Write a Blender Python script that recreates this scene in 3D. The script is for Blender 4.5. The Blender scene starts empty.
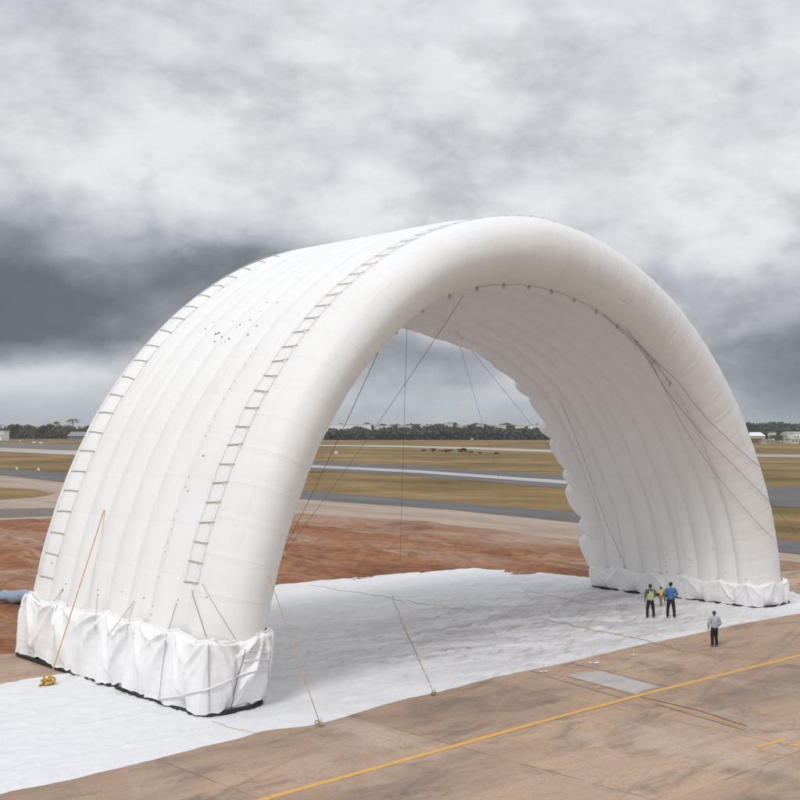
import bpy, bmesh, math, random
import numpy as np
from mathutils import Vector, noise
from mathutils.bvhtree import BVHTree
rng = random.Random(7); nr = np.random.default_rng(7)
R = math.radians
SC = bpy.context.scene; COL = SC.collection
# ------------------------------------------------------------------ camera
H = 10.0; F = 1170.0; PIT = math.atan(27 / F)
cd = bpy.data.cameras.new('camera'); cam = bpy.data.objects.new('camera', cd); COL.objects.link(cam)
cam.location = (0, 0, H); cam.rotation_euler = (R(90) + PIT, 0, 0)
cd.sensor_width = 36; cd.lens = 36 * F / 800; cd.clip_end = 6000; cd.clip_start = .1
SC.camera = cam
# ------------------------------------------------------------------ sun, sky, exposure
SUN_EL = R(50); SUN_AZ = R(208)      # compass angle the sun stands at (0 = +Y, clockwise)
sl = bpy.data.lights.new('sun', 'SUN'); sl.energy = 1.4; sl.angle = R(16); sl.color = (1, .98, .955)
sun = bpy.data.objects.new('sun', sl); COL.objects.link(sun)
sd = Vector((math.sin(SUN_AZ) * math.cos(SUN_EL), math.cos(SUN_AZ) * math.cos(SUN_EL), math.sin(SUN_EL)))
sun.rotation_euler = sd.to_track_quat('Z', 'Y').to_euler(); sun.location = (0, 0, 60)
SC.view_settings.view_transform = 'Standard'; SC.view_settings.look = 'None'
SC.view_settings.gamma = 1; SC.view_settings.use_curve_mapping = False; SC.view_settings.exposure = 0.03

class NT:
    """small helper for node trees"""
    def __init__(s, tree): s.t = tree; s.n = tree.nodes; s.n.clear()
    def new(s, typ, **kw):
        n = s.n.new(typ)
        for k, v in kw.items(): setattr(n, k, v)
        return n
    def put(s, inp, v):
        if hasattr(v, 'is_output') or isinstance(v, bpy.types.NodeSocket): s.t.links.new(v, inp)
        else: inp.default_value = v
    def m(s, op, a, b=0.0, c=None, clamp=False):
        n = s.new('ShaderNodeMath', operation=op); n.use_clamp = clamp
        s.put(n.inputs[0], a); s.put(n.inputs[1], b)
        if c is not None: s.put(n.inputs[2], c)
        return n.outputs[0]
    def vm(s, op, a, b=(0, 0, 0)):
        n = s.new('ShaderNodeVectorMath', operation=op); s.put(n.inputs[0], a); s.put(n.inputs[1], b); return n.outputs[0]
    def noise(s, vec, scale, detail=4, rough=.55, dist=0.0, col=False):
        n = s.new('ShaderNodeTexNoise'); s.put(n.inputs['Vector'], vec); n.inputs['Scale'].default_value = scale
        n.inputs['Detail'].default_value = detail; n.inputs['Roughness'].default_value = rough; n.inputs['Distortion'].default_value = dist
        return n.outputs['Color' if col else 'Fac']
    def ramp(s, fac, stops, interp='LINEAR'):
        n = s.new('ShaderNodeValToRGB'); s.put(n.inputs[0], fac); e = n.color_ramp.elements; n.color_ramp.interpolation = interp
        while len(e) < len(stops): e.new(.5)
        for q, (p, c) in zip(e, stops):
            q.position = p; q.color = (c, c, c, 1) if isinstance(c, (int, float)) else (*c, 1)
        return n.outputs[0]
    def mix(s, fac, a, b, mode='MIX'):
        n = s.new('ShaderNodeMix', data_type='RGBA', blend_type=mode); s.put(n.inputs[0], fac)
        for i, v in ((6, a), (7, b)): s.put(n.inputs[i], (*v, 1) if isinstance(v, tuple) and len(v) == 3 else v)
        return n.outputs[2]
    def xyz(s, v):
        n = s.new('ShaderNodeSeparateXYZ'); s.put(n.inputs[0], v); return n.outputs
    def comb(s, x, y, z=0.0):
        n = s.new('ShaderNodeCombineXYZ')
        for i, v in enumerate((x, y, z)): s.put(n.inputs[i], v)
        return n.outputs[0]

W = bpy.data.worlds.new('World'); SC.world = W; W.use_nodes = True
k = NT(W.node_tree)
out = k.new('ShaderNodeOutputWorld')
gen = k.new('ShaderNodeTexCoord').outputs['Generated']
sky = k.new('ShaderNodeTexSky', sky_type='NISHITA'); sky.sun_disc = False
sky.sun_elevation = SUN_EL; sky.sun_rotation = SUN_AZ; sky.air_density = 1.2; sky.dust_density = 2.5
X, Y, Z = k.xyz(gen)[:3]
az = k.m('ARCTAN2', X, Y); el = k.m('ARCSINE', Z)
# cloud deck: sky direction in degrees, stirred by noise so that cloud edges billow
cv = k.comb(k.m('MULTIPLY', az, 1.0), k.m('MULTIPLY', el, 1.9), 0.0)
sky3 = k.comb(X, Y, k.m('MULTIPLY', Z, 1.6))
st = k.noise(sky3, 6.5, 5, .55, 0.0, True)
sx, sy, _ = k.xyz(st)[:3]
azd = k.m('ADD', k.m('MULTIPLY', az, 57.3), k.m('MULTIPLY', k.m('SUBTRACT', sx, .5), 5.5))
eld = k.m('ADD', k.m('MULTIPLY', el, 57.3), k.m('MULTIPLY', k.m('SUBTRACT', sy, .5), 4.0))
def blob(px, py, wx, wy, amp):
    a0 = (px - 400) / F * 57.3; e0 = (427 - py) / F * 57.3; wx = wx / F * 57.3; wy = wy / F * 57.3
    dx = k.m('DIVIDE', k.m('SUBTRACT', azd, a0), wx); dy = k.m('DIVIDE', k.m('SUBTRACT', eld, e0), wy)
    q = k.m('ADD', k.m('MULTIPLY', dx, dx), k.m('MULTIPLY', dy, dy))
    return k.m('MULTIPLY', k.m('EXPONENT', k.m('MULTIPLY', q, -1.0)), amp)
dark = None
for b in [(70, 308, 190, 44, .80), (235, 268, 120, 34, .36), (-150, 300, 250, 60, .65), (800, 372, 150, 56, .72), (700, 290, 90, 26, .25), (20, 250, 90, 20, .18),
          (420, 358, 85, 30, .65), (330, 300, 90, 50, .35), (1000, 330, 220, 90, .7), (60, 215, 70, 20, .15), (600, 110, 110, 50, .10), (480, 90, 300, 90, -.10),
          (740, 235, 85, 38, -.32), (140, 185, 100, 34, -.26), (50, 378, 130, 22, -.40), (470, 404, 170, 16, -.1), (210, 155, 60, 30, -.2), (790, 175, 50, 30, -.2)]:
    q = blob(*b); dark = q if dark is None else k.m('ADD', dark, q)
n3 = k.noise(sky3, 7.5, 5, .52, 0.0)
n1 = k.noise(sky3, 6.0, 7, .50, 0.0); n2 = k.noise(sky3, 26.0, 7, .62, 0.0)
dark = k.m('ADD', dark, k.m('MULTIPLY', k.m('SUBTRACT', n1, .5), .85))
dark = k.m('ADD', dark, k.m('MULTIPLY', k.m('SUBTRACT', n2, .5), .34))
dark = k.m('ADD', dark, k.m('MULTIPLY', k.m('SUBTRACT', .09, k.m('ABSOLUTE', k.m('SUBTRACT', n3, .5))), 1.5))
dark = k.m('MULTIPLY', k.m('ADD', dark, .15), .84, clamp=True)
cc = k.ramp(dark, [(0, (.84, .84, .86)), (.2, (.68, .685, .715)), (.42, (.47, .48, .52)), (.7, (.26, .278, .315)), (1, (.135, .152, .175))])
hz = k.ramp(k.m('MULTIPLY', el, 57.3 / 5), [(0, 1.0), (.25, .62), (.8, .0)])
cc = k.mix(k.m('MULTIPLY', hz, .75), cc, (.36, .42, .46))
back = k.ramp(k.m('ADD', k.m('MULTIPLY', Y, -.5), .5), [(.45, 0.0), (.75, 1.0)])
cc = k.mix(k.m('MULTIPLY', back, .62), cc, (.80, .82, .86))
n4 = k.noise(k.comb(X, Y, k.m('MULTIPLY', Z, 1.9)), 13.0, 8, .62, 0.0)
cc = k.mix(1.0, cc, k.ramp(n4, [(.30, (.80, .80, .80)), (.5, (.97, .97, .97)), (.68, (1.0, 1.0, 1.0))]), 'MULTIPLY')
up = k.ramp(k.m('MULTIPLY', el, 57.3 / 90), [(.18, 0.0), (.5, 1.0)])
cc = k.mix(up, cc, (.86, .88, .93))
bg1 = k.new('ShaderNodeBackground'); k.put(bg1.inputs[0], sky.outputs[0]); bg1.inputs[1].default_value = .1
bg2 = k.new('ShaderNodeBackground'); k.put(bg2.inputs[0], cc); bg2.inputs[1].default_value = 1.0
mx = k.new('ShaderNodeMixShader'); mx.inputs[0].default_value = .95
k.t.links.new(bg1.outputs[0], mx.inputs[1]); k.t.links.new(bg2.outputs[0], mx.inputs[2]); k.t.links.new(mx.outputs[0], out.inputs[0])

# ------------------------------------------------------------------ geometry from the photograph's perspective
CAMF = np.array([0, math.cos(PIT), math.sin(PIT)]); CAMU = np.array([0, -math.sin(PIT), math.cos(PIT)]); O = np.array([0, 0, H])
def ray(x, y): return CAMF + np.array([1, 0, 0]) * (x - 400) / F + CAMU * (400 - y) / F
def gp(x, y, z=0.0):
    d = ray(x, y); return O + d * ((z - H) / d[2])
def project(p):
    q = np.array(p) - O; return 400 + F * q[0] / (q @ CAMF), 400 - F * (q @ CAMU) / (q @ CAMF)

# ------------------------------------------------------------------ object helpers
def tag(o, label=None, cat=None, group=None, kind=None):
    if label: o['label'] = label
    if cat: o['category'] = cat
    if group: o['group'] = group
    if kind: o['kind'] = kind
    return o
def empty(name, loc, rz=0.0):
    o = bpy.data.objects.new(name, None); COL.objects.link(o); o.location = loc; o.rotation_euler = (0, 0, rz); o.empty_display_size = .3
    return o
def mesh(name, verts, faces, mat, parent=None, smooth=True, uv=None, world=True, mats=None, mi=None):
    """verts are world coordinates; with a parent (unrotated Empty) they are stored relative to it"""
    vs = np.array(verts, dtype=float)
    if parent is not None and world: vs = vs - np.array(wloc(parent))
    me = bpy.data.meshes.new(name); me.from_pydata(vs.tolist(), [], faces)
    if mats:
        for m_ in mats: me.materials.append(m_)
        if mi: me.polygons.foreach_set('material_index', mi)
    else: me.materials.append(mat)
    if smooth: me.polygons.foreach_set('use_smooth', [True] * len(me.polygons))
    if uv is not None:
        l = me.uv_layers.new(name='UVMap'); idx = np.empty(len(me.loops), dtype=int); me.loops.foreach_get('vertex_index', idx)
        l.data.foreach_set('uv', np.array(uv)[idx].ravel())
    me.update()
    o = bpy.data.objects.new(name, me); COL.objects.link(o)
    if parent is not None: o.parent = parent
    return o
def wloc(o):
    l = Vector(o.location)
    while o.parent is not None: o = o.parent; l += Vector(o.location)
    return l
def grid(nu, nv, closed_v=False):
    f = []
    for i in range(nu - 1):
        for j in range(nv if closed_v else nv - 1):
            a = i * nv + j; b = i * nv + (j + 1) % nv
            f.append((a, b, b + nv, a + nv))
    return f
class MB:
    def __init__(s): s.v = []; s.f = []
    def add(s, v, f):
        n = len(s.v); s.v += [tuple(map(float, p)) for p in v]; s.f += [tuple(i + n for i in q) for q in f]; return s
    def box(s, c, d, rz=0.0):
        x, y, z = [q / 2 for q in d]; cs, sn = math.cos(rz), math.sin(rz)
        v = [(c[0] + a * x * cs - b * y * sn, c[1] + a * x * sn + b * y * cs, c[2] + e * z) for a, b, e in
             ((-1, -1, -1), (1, -1, -1), (1, 1, -1), (-1, 1, -1), (-1, -1, 1), (1, -1, 1), (1, 1, 1), (-1, 1, 1))]
        return s.add(v, [(0, 3, 2, 1), (4, 5, 6, 7), (0, 1, 5, 4), (1, 2, 6, 5), (2, 3, 7, 6), (3, 0, 4, 7)])
    def tube(s, pts, r, n=6):
        P = [Vector(p) for p in pts]; rs = r if hasattr(r, '__len__') else [r] * len(P); v = []
        for i, p in enumerate(P):
            t = (P[min(i + 1, len(P) - 1)] - P[max(i - 1, 0)]).normalized()
            a = t.orthogonal().normalized() if i == 0 else (a - t * a.dot(t)).normalized()
            b = t.cross(a)
            for q in range(n):
                w = 2 * math.pi * q / n; v.append(p + (a * math.cos(w) + b * math.sin(w)) * rs[i])
        f = grid(len(P), n, True); f += [tuple(range(n - 1, -1, -1)), tuple((len(P) - 1) * n + q for q in range(n))]
        return s.add(v, f)
    def ball(s, c, r, n=8, m_=6):
        rx, ry, rz = r if hasattr(r, '__len__') else (r, r, r); v = []
        for i in range(m_ + 1):
            a = math.pi * i / m_
            for j in range(n):
                b = 2 * math.pi * j / n; v.append((c[0] + rx * math.sin(a) * math.cos(b), c[1] + ry * math.sin(a) * math.sin(b), c[2] + rz * math.cos(a)))
        return s.add(v, grid(m_ + 1, n, True))
    def build(s, name, mat, parent=None, smooth=True, world=True): return mesh(name, s.v, s.f, mat, parent, smooth, world=world)

# ------------------------------------------------------------------ materials
def mat(name, fn, rough=.8, spec=.3):
    m_ = bpy.data.materials.new(name); m_.use_nodes = True; q = NT(m_.node_tree)
    o = q.new('ShaderNodeOutputMaterial'); b = q.new('ShaderNodeBsdfPrincipled'); q.t.links.new(b.outputs[0], o.inputs[0])
    b.inputs['Roughness'].default_value = rough; b.inputs['Specular IOR Level'].default_value = spec
    q.pos = q.new('ShaderNodeNewGeometry').outputs['Position']
    r = fn(q)
    if isinstance(r, tuple) and len(r) == 2: c, h = r
    else: c, h = r, None
    q.put(b.inputs['Base Color'], (*c, 1) if isinstance(c, tuple) else c)
    if h is not None:
        bp = q.new('ShaderNodeBump'); bp.inputs['Strength'].default_value = h[1]; bp.inputs['Distance'].default_value = h[2]
        q.put(bp.inputs['Height'], h[0]); q.t.links.new(bp.outputs[0], b.inputs['Normal'])
    q.bsdf = b
    return m_
def rot(q, ang, sx=1.0, sy=1.0, src=None):
    n = q.new('ShaderNodeMapping'); q.put(n.inputs['Vector'], src or q.pos); n.inputs['Rotation'].default_value = (0, 0, -ang)
    v = n.outputs[0]; return q.vm('MULTIPLY', v, (sx, sy, 1))
def plain(name, c, rough=.7, spec=.3, var=.12, sc=3.0):
    def fn(q):
        n = q.noise(q.pos, sc, 3); d = tuple(x * (1 - var) for x in c); e = tuple(min(1, x * (1 + var)) for x in c)
        return q.ramp(n, [(.3, d), (.7, e)])
    return mat(name, fn, rough, spec)
AX = R(43.4)                 # direction of the apron's painted line
def m_apron(q):
    v = rot(q, AX)
    big = q.noise(rot(q, AX, .3, 1), .16, 6, .6, .6); mid = q.noise(rot(q, AX, .45, 1), .7, 8, .68, .8); fine = q.noise(q.pos, 9, 6, .7)
    streak = q.noise(rot(q, AX, .10, 1.2), 1.0, 5, .6)
    c = q.ramp(big, [(.28, (.235, .178, .138)), (.45, (.36, .252, .180)), (.62, (.455, .32, .225)), (.75, (.37, .285, .22))])
    c = q.mix(q.ramp(mid, [(.5, 0.0), (.68, .75)]), c, (.165, .135, .115))
    c = q.mix(q.ramp(streak, [(.5, 0.0), (.7, .45)]), c, (.235, .185, .15))
    pale = q.noise(rot(q, AX + 1.2, .4, 1), .28, 7, .65, .5)
    c = q.mix(q.ramp(pale, [(.55, 0.0), (.68, .5)]), c, (.50, .40, .33))
    c = q.mix(.5, c, q.ramp(fine, [(.25, .35), (.75, .65)]), 'OVERLAY')
    x, y, z = q.xyz(v)[:3]
    def joint(a, per, w):
        t = q.m('ABSOLUTE', q.m('SUBTRACT', q.m('FRACT', q.m('DIVIDE', a, per)), .5)); return q.m('LESS_THAN', t, w / per)
    j = q.m('MAXIMUM', joint(x, 7.6, .022), joint(q.m('ADD', y, 1.1), 7.6, .022))
    jn = q.ramp(q.noise(q.pos, .6, 4), [(.4, .2), (.6, .85)])
    c = q.mix(q.m('MULTIPLY', j, jn), c, (.12, .09, .07))
    tw = q.noise(rot(q, AX + .35, .035, 1.0), 1.5, 4, .6, .6); c = q.mix(q.ramp(tw, [(.60, 0.0), (.68, .32)]), c, (.17, .135, .11))
    vo = q.new('ShaderNodeTexVoronoi', feature='DISTANCE_TO_EDGE'); q.put(vo.inputs['Vector'], q.vm('ADD', q.pos, q.vm('MULTIPLY', q.noise(q.pos, .5, 5, .6, 0, True), (1.6, 1.6, 0)))); vo.inputs['Scale'].default_value = .13
    c = q.mix(q.m('MULTIPLY', q.m('LESS_THAN', vo.outputs['Distance'], .0012), .28), c, (.13, .10, .08))
    # one tone per poured slab
    vr = q.new('ShaderNodeTexWhiteNoise', noise_dimensions='2D')
    q.put(vr.inputs['Vector'], q.vm('FLOOR', q.vm('DIVIDE', q.vm('ADD', v, (3.8, 4.9, 0)), (7.6, 7.6, 1))))
    c = q.mix(.30, c, q.ramp(vr.outputs['Value'], [(0, .38), (1, .62)]), 'OVERLAY')
    return c, (q.m('ADD', q.m('SUBTRACT', fine, q.m('MULTIPLY', j, .6)), q.m('MULTIPLY', mid, .4)), .35, .012)
def m_grass(q):
    b = q.noise(rot(q, R(-20), .7, 1), .014, 7, .62, .3); c2 = q.noise(rot(q, R(-20), .65, 1), .035, 9, .72, .3); fi = q.noise(q.pos, .9, 8, .7)
    c = q.ramp(c2, [(.34, (.105, .080, .034)), (.46, (.205, .138, .058)), (.56, (.285, .188, .085)), (.7, (.36, .26, .15))])
    c = q.mix(q.ramp(b, [(.50, 0.0), (.64, .8)]), c, (.135, .105, .042))
    c = q.mix(q.ramp(fi, [(.52, 0.0), (.72, .5)]), c, (.10, .080, .032))
    return c, (fi, .8, .25)
def m_dirt(q):
    a = q.noise(rot(q, R(-51), .55, 1), .11, 9, .72, .6); b = q.noise(q.pos, .9, 8, .7, .4); fi = q.noise(q.pos, 6, 6, .7)
    c = q.ramp(a, [(.3, (.13, .060, .036)), (.42, (.25, .11, .058)), (.52, (.345, .165, .085)), (.60, (.36, .225, .155)), (.70, (.44, .33, .25))])
    c = q.mix(q.ramp(b, [(.45, 0.0), (.7, .7)]), c, (.095, .045, .030))
    st_ = q.noise(rot(q, R(-51), .10, 1.0), .34, 6, .68, .8)
    c = q.mix(q.ramp(st_, [(.58, 0.0), (.66, .75)]), c, (.44, .33, .26))
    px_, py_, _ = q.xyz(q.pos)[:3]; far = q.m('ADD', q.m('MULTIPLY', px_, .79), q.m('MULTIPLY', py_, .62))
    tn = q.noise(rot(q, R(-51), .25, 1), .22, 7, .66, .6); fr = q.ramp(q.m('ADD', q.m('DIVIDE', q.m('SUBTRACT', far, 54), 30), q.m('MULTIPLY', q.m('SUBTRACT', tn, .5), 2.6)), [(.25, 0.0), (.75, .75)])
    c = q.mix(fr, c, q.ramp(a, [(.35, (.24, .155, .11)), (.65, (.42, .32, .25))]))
    return c, (q.m('ADD', b, q.m('MULTIPLY', fi, .3)), .9, .16)
def m_conc(base, dark_, sc=.2, ang=-52):
    def fn(q):
        a = q.noise(rot(q, R(ang), .22, 1), sc, 9, .70, .5); fi = q.noise(q.pos, 5, 5, .7)
        c = q.ramp(a, [(.35, dark_), (.6, base)])
        return q.mix(.4, c, q.ramp(fi, [(.3, .38), (.7, .62)]), 'OVERLAY'), (fi, .3, .01)
    return fn
def m_tarp(q):
    a = q.noise(rot(q, AX, .35, 1), .13, 7, .68, 1.2); b = q.noise(rot(q, AX - .3, .22, 1), .5, 8, .66, 1.5); fi = q.noise(rot(q, AX + .25, .3, 1), 2.4, 6, .6, 1.0)
    x, y, z = q.xyz(rot(q, AX))[:3]
    # greyer, blotchy oval in the middle of the sheet, broken up by noise
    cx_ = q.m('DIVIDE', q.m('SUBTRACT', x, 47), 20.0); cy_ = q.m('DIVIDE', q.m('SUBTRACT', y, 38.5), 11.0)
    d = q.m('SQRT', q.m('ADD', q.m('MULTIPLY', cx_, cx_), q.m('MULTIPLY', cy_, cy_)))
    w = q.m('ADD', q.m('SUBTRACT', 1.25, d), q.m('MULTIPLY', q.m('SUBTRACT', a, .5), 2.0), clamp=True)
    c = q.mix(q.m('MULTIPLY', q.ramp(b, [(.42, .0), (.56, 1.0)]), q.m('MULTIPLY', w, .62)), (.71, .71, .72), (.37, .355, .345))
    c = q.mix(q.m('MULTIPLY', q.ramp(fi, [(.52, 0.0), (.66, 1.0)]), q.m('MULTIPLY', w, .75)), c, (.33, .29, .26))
    c = q.mix(q.ramp(q.noise(q.pos, .8, 6, .7), [(.64, 0.0), (.78, .5)]), c, (.52, .47, .43))
    # welded panel seams
    t = q.m('ABSOLUTE', q.m('SUBTRACT', q.m('FRACT', q.m('DIVIDE', y, 3.1)), .5)); c = q.mix(q.m('MULTIPLY', q.m('LESS_THAN', t, .009), .3), c, (.45, .43, .42))
    return c, (q.m('ADD', q.m('MULTIPLY', b, 1.6), q.m('MULTIPLY', fi, .5)), .40, .06)
def fabric(seam_u, col=(.82, .82, .815), rib=False, dirt=.25):
    """UV.x = metres along the arch, UV.y = metres across it"""
    def fn(q):
        uv = q.new('ShaderNodeTexCoord').outputs['UV']; u_, v_, _ = q.xyz(uv)[:3]
        t = q.m('ABSOLUTE', q.m('SUBTRACT', q.m('FRACT', q.m('DIVIDE', u_, seam_u)), .5)); seam = q.m('LESS_THAN', t, .016 / seam_u)
        wr = q.noise(q.comb(q.m('MULTIPLY', u_, 3.2), q.m('MULTIPLY', v_, .55), 0.0), .8, 5, .6, .6)
        near = q.ramp(t, [(0, 1.0), (.16, 0.0)])
        big = q.noise(q.pos, .35, 5, .6); sp = q.noise(q.pos, 2.2, 8, .72)
        c = q.mix(q.ramp(big, [(.45, 0.0), (.75, dirt)]), col, (.70, .68, .65))
        c = q.mix(q.ramp(sp, [(.66, 0.0), (.74, dirt * 1.1)]), c, (.50, .46, .42))
        sk = q.noise(q.comb(q.m('MULTIPLY', u_, .12), q.m('MULTIPLY', v_, 1.6), 0.0), 1.6, 6, .62, .3); c = q.mix(q.ramp(sk, [(.54, 0.0), (.72, .30)]), c, (.62, .59, .55))
        c = q.mix(q.m('MULTIPLY', seam, .12 if rib else .17), c, (.50, .48, .46))
        h = q.m('ADD', q.m('MULTIPLY', q.m('MULTIPLY', wr, near), .5 if rib else 1.0), q.m('MULTIPLY', q.noise(q.pos, 1.3, 5, .6, .8), .45))
        return c, (h, .55, .05)
    return fn
def m_skirt(q):
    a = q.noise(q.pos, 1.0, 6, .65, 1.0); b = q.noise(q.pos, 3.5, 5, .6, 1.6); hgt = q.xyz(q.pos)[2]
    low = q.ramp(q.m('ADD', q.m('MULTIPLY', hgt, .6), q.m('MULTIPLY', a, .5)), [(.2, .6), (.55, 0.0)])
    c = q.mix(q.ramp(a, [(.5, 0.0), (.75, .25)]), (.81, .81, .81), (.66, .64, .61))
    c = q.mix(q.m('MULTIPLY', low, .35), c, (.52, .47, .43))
    return c, (q.m('ADD', a, q.m('MULTIPLY', b, .5)), .5, .02)
M = {}
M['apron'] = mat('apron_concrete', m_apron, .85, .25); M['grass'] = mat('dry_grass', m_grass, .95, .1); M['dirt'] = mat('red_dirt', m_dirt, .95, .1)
M['tan'] = mat('tan_concrete', m_conc((.41, .32, .255), (.29, .22, .17)), .9); M['asphalt'] = mat('asphalt', m_conc((.145, .137, .135), (.095, .09, .088)), .9)
M['runway'] = mat('pale_runway', m_conc((.46, .44, .42), (.30, .285, .27), .02, -55), .9); M['farroad'] = mat('far_road', m_conc((.20, .17, .155), (.13, .115, .10), .02), .9)
M['tarp'] = mat('white_tarp', m_tarp, .55, .35)
M['beam'] = mat('beam_fabric', fabric(1.38, (.81, .81, .80)), .5, .35); M['shell'] = mat('shell_fabric', fabric(1.85, (.81, .81, .80), True), .55, .3)
M['skirt'] = mat('skirt_fabric', m_skirt, .6, .3)
M['web'] = plain('webbing', (.62, .58, .52), .8); M['rung'] = plain('tan_webbing', (.42, .36, .27), .85); M['rrung'] = plain('grey_webbing', (.34, .33, .31), .85); M['rail'] = plain('pale_webbing', (.70, .68, .64), .8)
M['rope'] = plain('dark_rope', (.14, .135, .13), .9); M['grope'] = plain('grey_rope', (.28, .27, .26), .9); M['yrope'] = plain('yellow_rope', (.55, .33, .09), .8, sc=14, var=.3)
M['tanrope'] = plain('tan_rope', (.45, .34, .20), .85, sc=12, var=.3)
M['patch'] = plain('dark_patch', (.20, .185, .165), .7); M['steel'] = plain('steel', (.45, .44, .42), .4, .5)
M['dark'] = plain('gap_black', (.035, .032, .03), .9)  # near-black that paints the dark gap under the skirts
def m_paint(c):
    def fn(q):
        n = q.noise(q.pos, 5, 8, .75); return q.mix(q.ramp(n, [(.52, 0.0), (.66, .7)]), c, (.33, .235, .17))
    return fn
M['yellow'] = mat('yellow_paint', m_paint((.66, .38, .10)), .8); M['orange'] = mat('faded_orange_paint', m_paint((.50, .28, .13)), .85)
M['white'] = plain('white_paint', (.78, .78, .77), .6); M['cream'] = plain('cream_wall', (.62, .57, .50)); M['glass'] = plain('dark_glass', (.05, .06, .07), .2, .5)
M['roofg'] = plain('grey_roof', (.26, .26, .27)); M['roofr'] = plain('brown_roof', (.28, .15, .10)); M['roofw'] = plain('white_roof', (.75, .76, .78), .5)
M['bark'] = plain('bark', (.09, .07, .05), .9)
def leaf(name, a, b):
    M[name] = mat(name, lambda q: q.ramp(q.noise(q.pos, .35, 5, .7), [(.35, a), (.65, b)]), .8, .2)
leaf('leafd', (.040, .050, .026), (.080, .085, .045)); leaf('leafo', (.11, .10, .045), (.17, .145, .07)); leaf('leafg', (.060, .075, .036), (.10, .11, .055))
leaf('leaffar', (.055, .065, .050), (.085, .095, .070))

# ------------------------------------------------------------------ ground
def sheet(name, poly, z, m_, kind='structure', jit=0.0, seed=0, seg=2.0, px=True, **kw):
    """flat ground sheet: outline (photograph coordinates on the ground) with a worn, uneven edge"""
    P = [gp(*p)[:2] for p in poly] if px else [np.array(p) for p in poly]
    out_ = []
    for i in range(len(P)):
        a, b = P[i], P[(i + 1) % len(P)]; d = np.linalg.norm(b - a); n = min(160, max(1, int(d / seg)))
        nn = np.array([-(b - a)[1], (b - a)[0]]) / max(d, 1e-6)
        for j in range(n):
            p = a + (b - a) * j / n; w = noise.fractal(Vector((p[0] * .35 + seed, p[1] * .35, seed * 1.7)), 1.0, 2.0, 4) * jit if j else 0
            out_.append(p + nn * w)
    from mathutils.geometry import tessellate_polygon
    v = [Vector((p[0], p[1], z)) for p in out_]
    tr = tessellate_polygon([v])
    tr = [t if (v[t[1]] - v[t[0]]).cross(v[t[2]] - v[t[0]]).z > 0 else (t[0], t[2], t[1]) for t in tr]
    o = mesh(name, v, [tuple(t) for t in tr], m_, None, False); tag(o, kind=kind, **kw); return o
S = 4500
o = mesh('ground', [(-S, -200, 0), (S, -200, 0), (S, S, 0), (-S, S, 0)], [(0, 1, 2, 3)], M['grass'], None, False); tag(o, kind='structure')
sheet('runway', [(-400, 449), (0, 447.8), (75, 450.5), (100, 451.5), (75, 455), (0, 451.5), (-400, 452)], .02, M['runway'], jit=.6, seed=1, seg=8)
sheet('runway', [(-400, 441.8), (0, 442.6), (110, 445), (108, 450), (75, 449.8), (0, 447.2), (-400, 447.5)], .012, M['farroad'], jit=1.5, seed=2, seg=10)
sheet('runway', [(310, 444.8), (400, 445.6), (480, 447.5), (560, 450), (620, 452.3), (755, 454.5), (900, 455.5), (900, 458), (755, 456.8), (620, 455.2), (556, 452.3), (480, 449.6), (400, 447.2), (310, 445.6)], .02, M['runway'], jit=.5, seed=3, seg=8)
sheet('far_road', [(300, 461), (420, 466), (520, 473), (640, 480), (765, 486.5), (900, 490), (900, 512), (765, 506), (640, 497), (570, 489), (480, 481), (400, 475), (300, 469.5)], .02, M['asphalt'], jit=.8, seed=4, seg=5)
sheet('runway', [(300, 464.5), (420, 470.5), (520, 477.5), (600, 483), (680, 489), (680, 492), (600, 486.5), (520, 480.5), (420, 473), (300, 467)], .03, M['runway'], jit=.25, seed=5, seg=5)
# taxiway with its concrete shoulder, running from the left background to the right
sheet('tan_shoulder', [(-400, 468), (-60, 472), (70, 478), (304, 498), (450, 508), (572, 521), (765, 549), (900, 566), (1100, 600), (1100, 640), (1010, 900), (-900, 900), (-900, 700), (-300, 620)], .004, M['tan'], jit=.5, seed=6, seg=4)
sheet('taxiway', [(-400, 461), (0, 469), (60, 473), (150, 479), (304, 490.5), (450, 502), (572, 512.5), (765, 537.5), (900, 556), (900, 568), (765, 550.5), (572, 522.5), (450, 510), (304, 499.5), (150, 488), (60, 482), (0, 475.5), (-400, 466)], .008, M['asphalt'], jit=.3, seed=7, seg=3)
sheet('grass_strip', [(-300, 480), (0, 487.5), (30, 489), (56, 493.5), (40, 497), (0, 500), (-300, 506)], .008, M['grass'], jit=.5, seed=8, seg=2)
sheet('service_road', [(-300, 508), (0, 509), (60, 508), (180, 508), (180, 514), (60, 516), (0, 518), (-300, 524)], .010, M['asphalt'], jit=.5, seed=9, seg=2).active_material = M['farroad']
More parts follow.
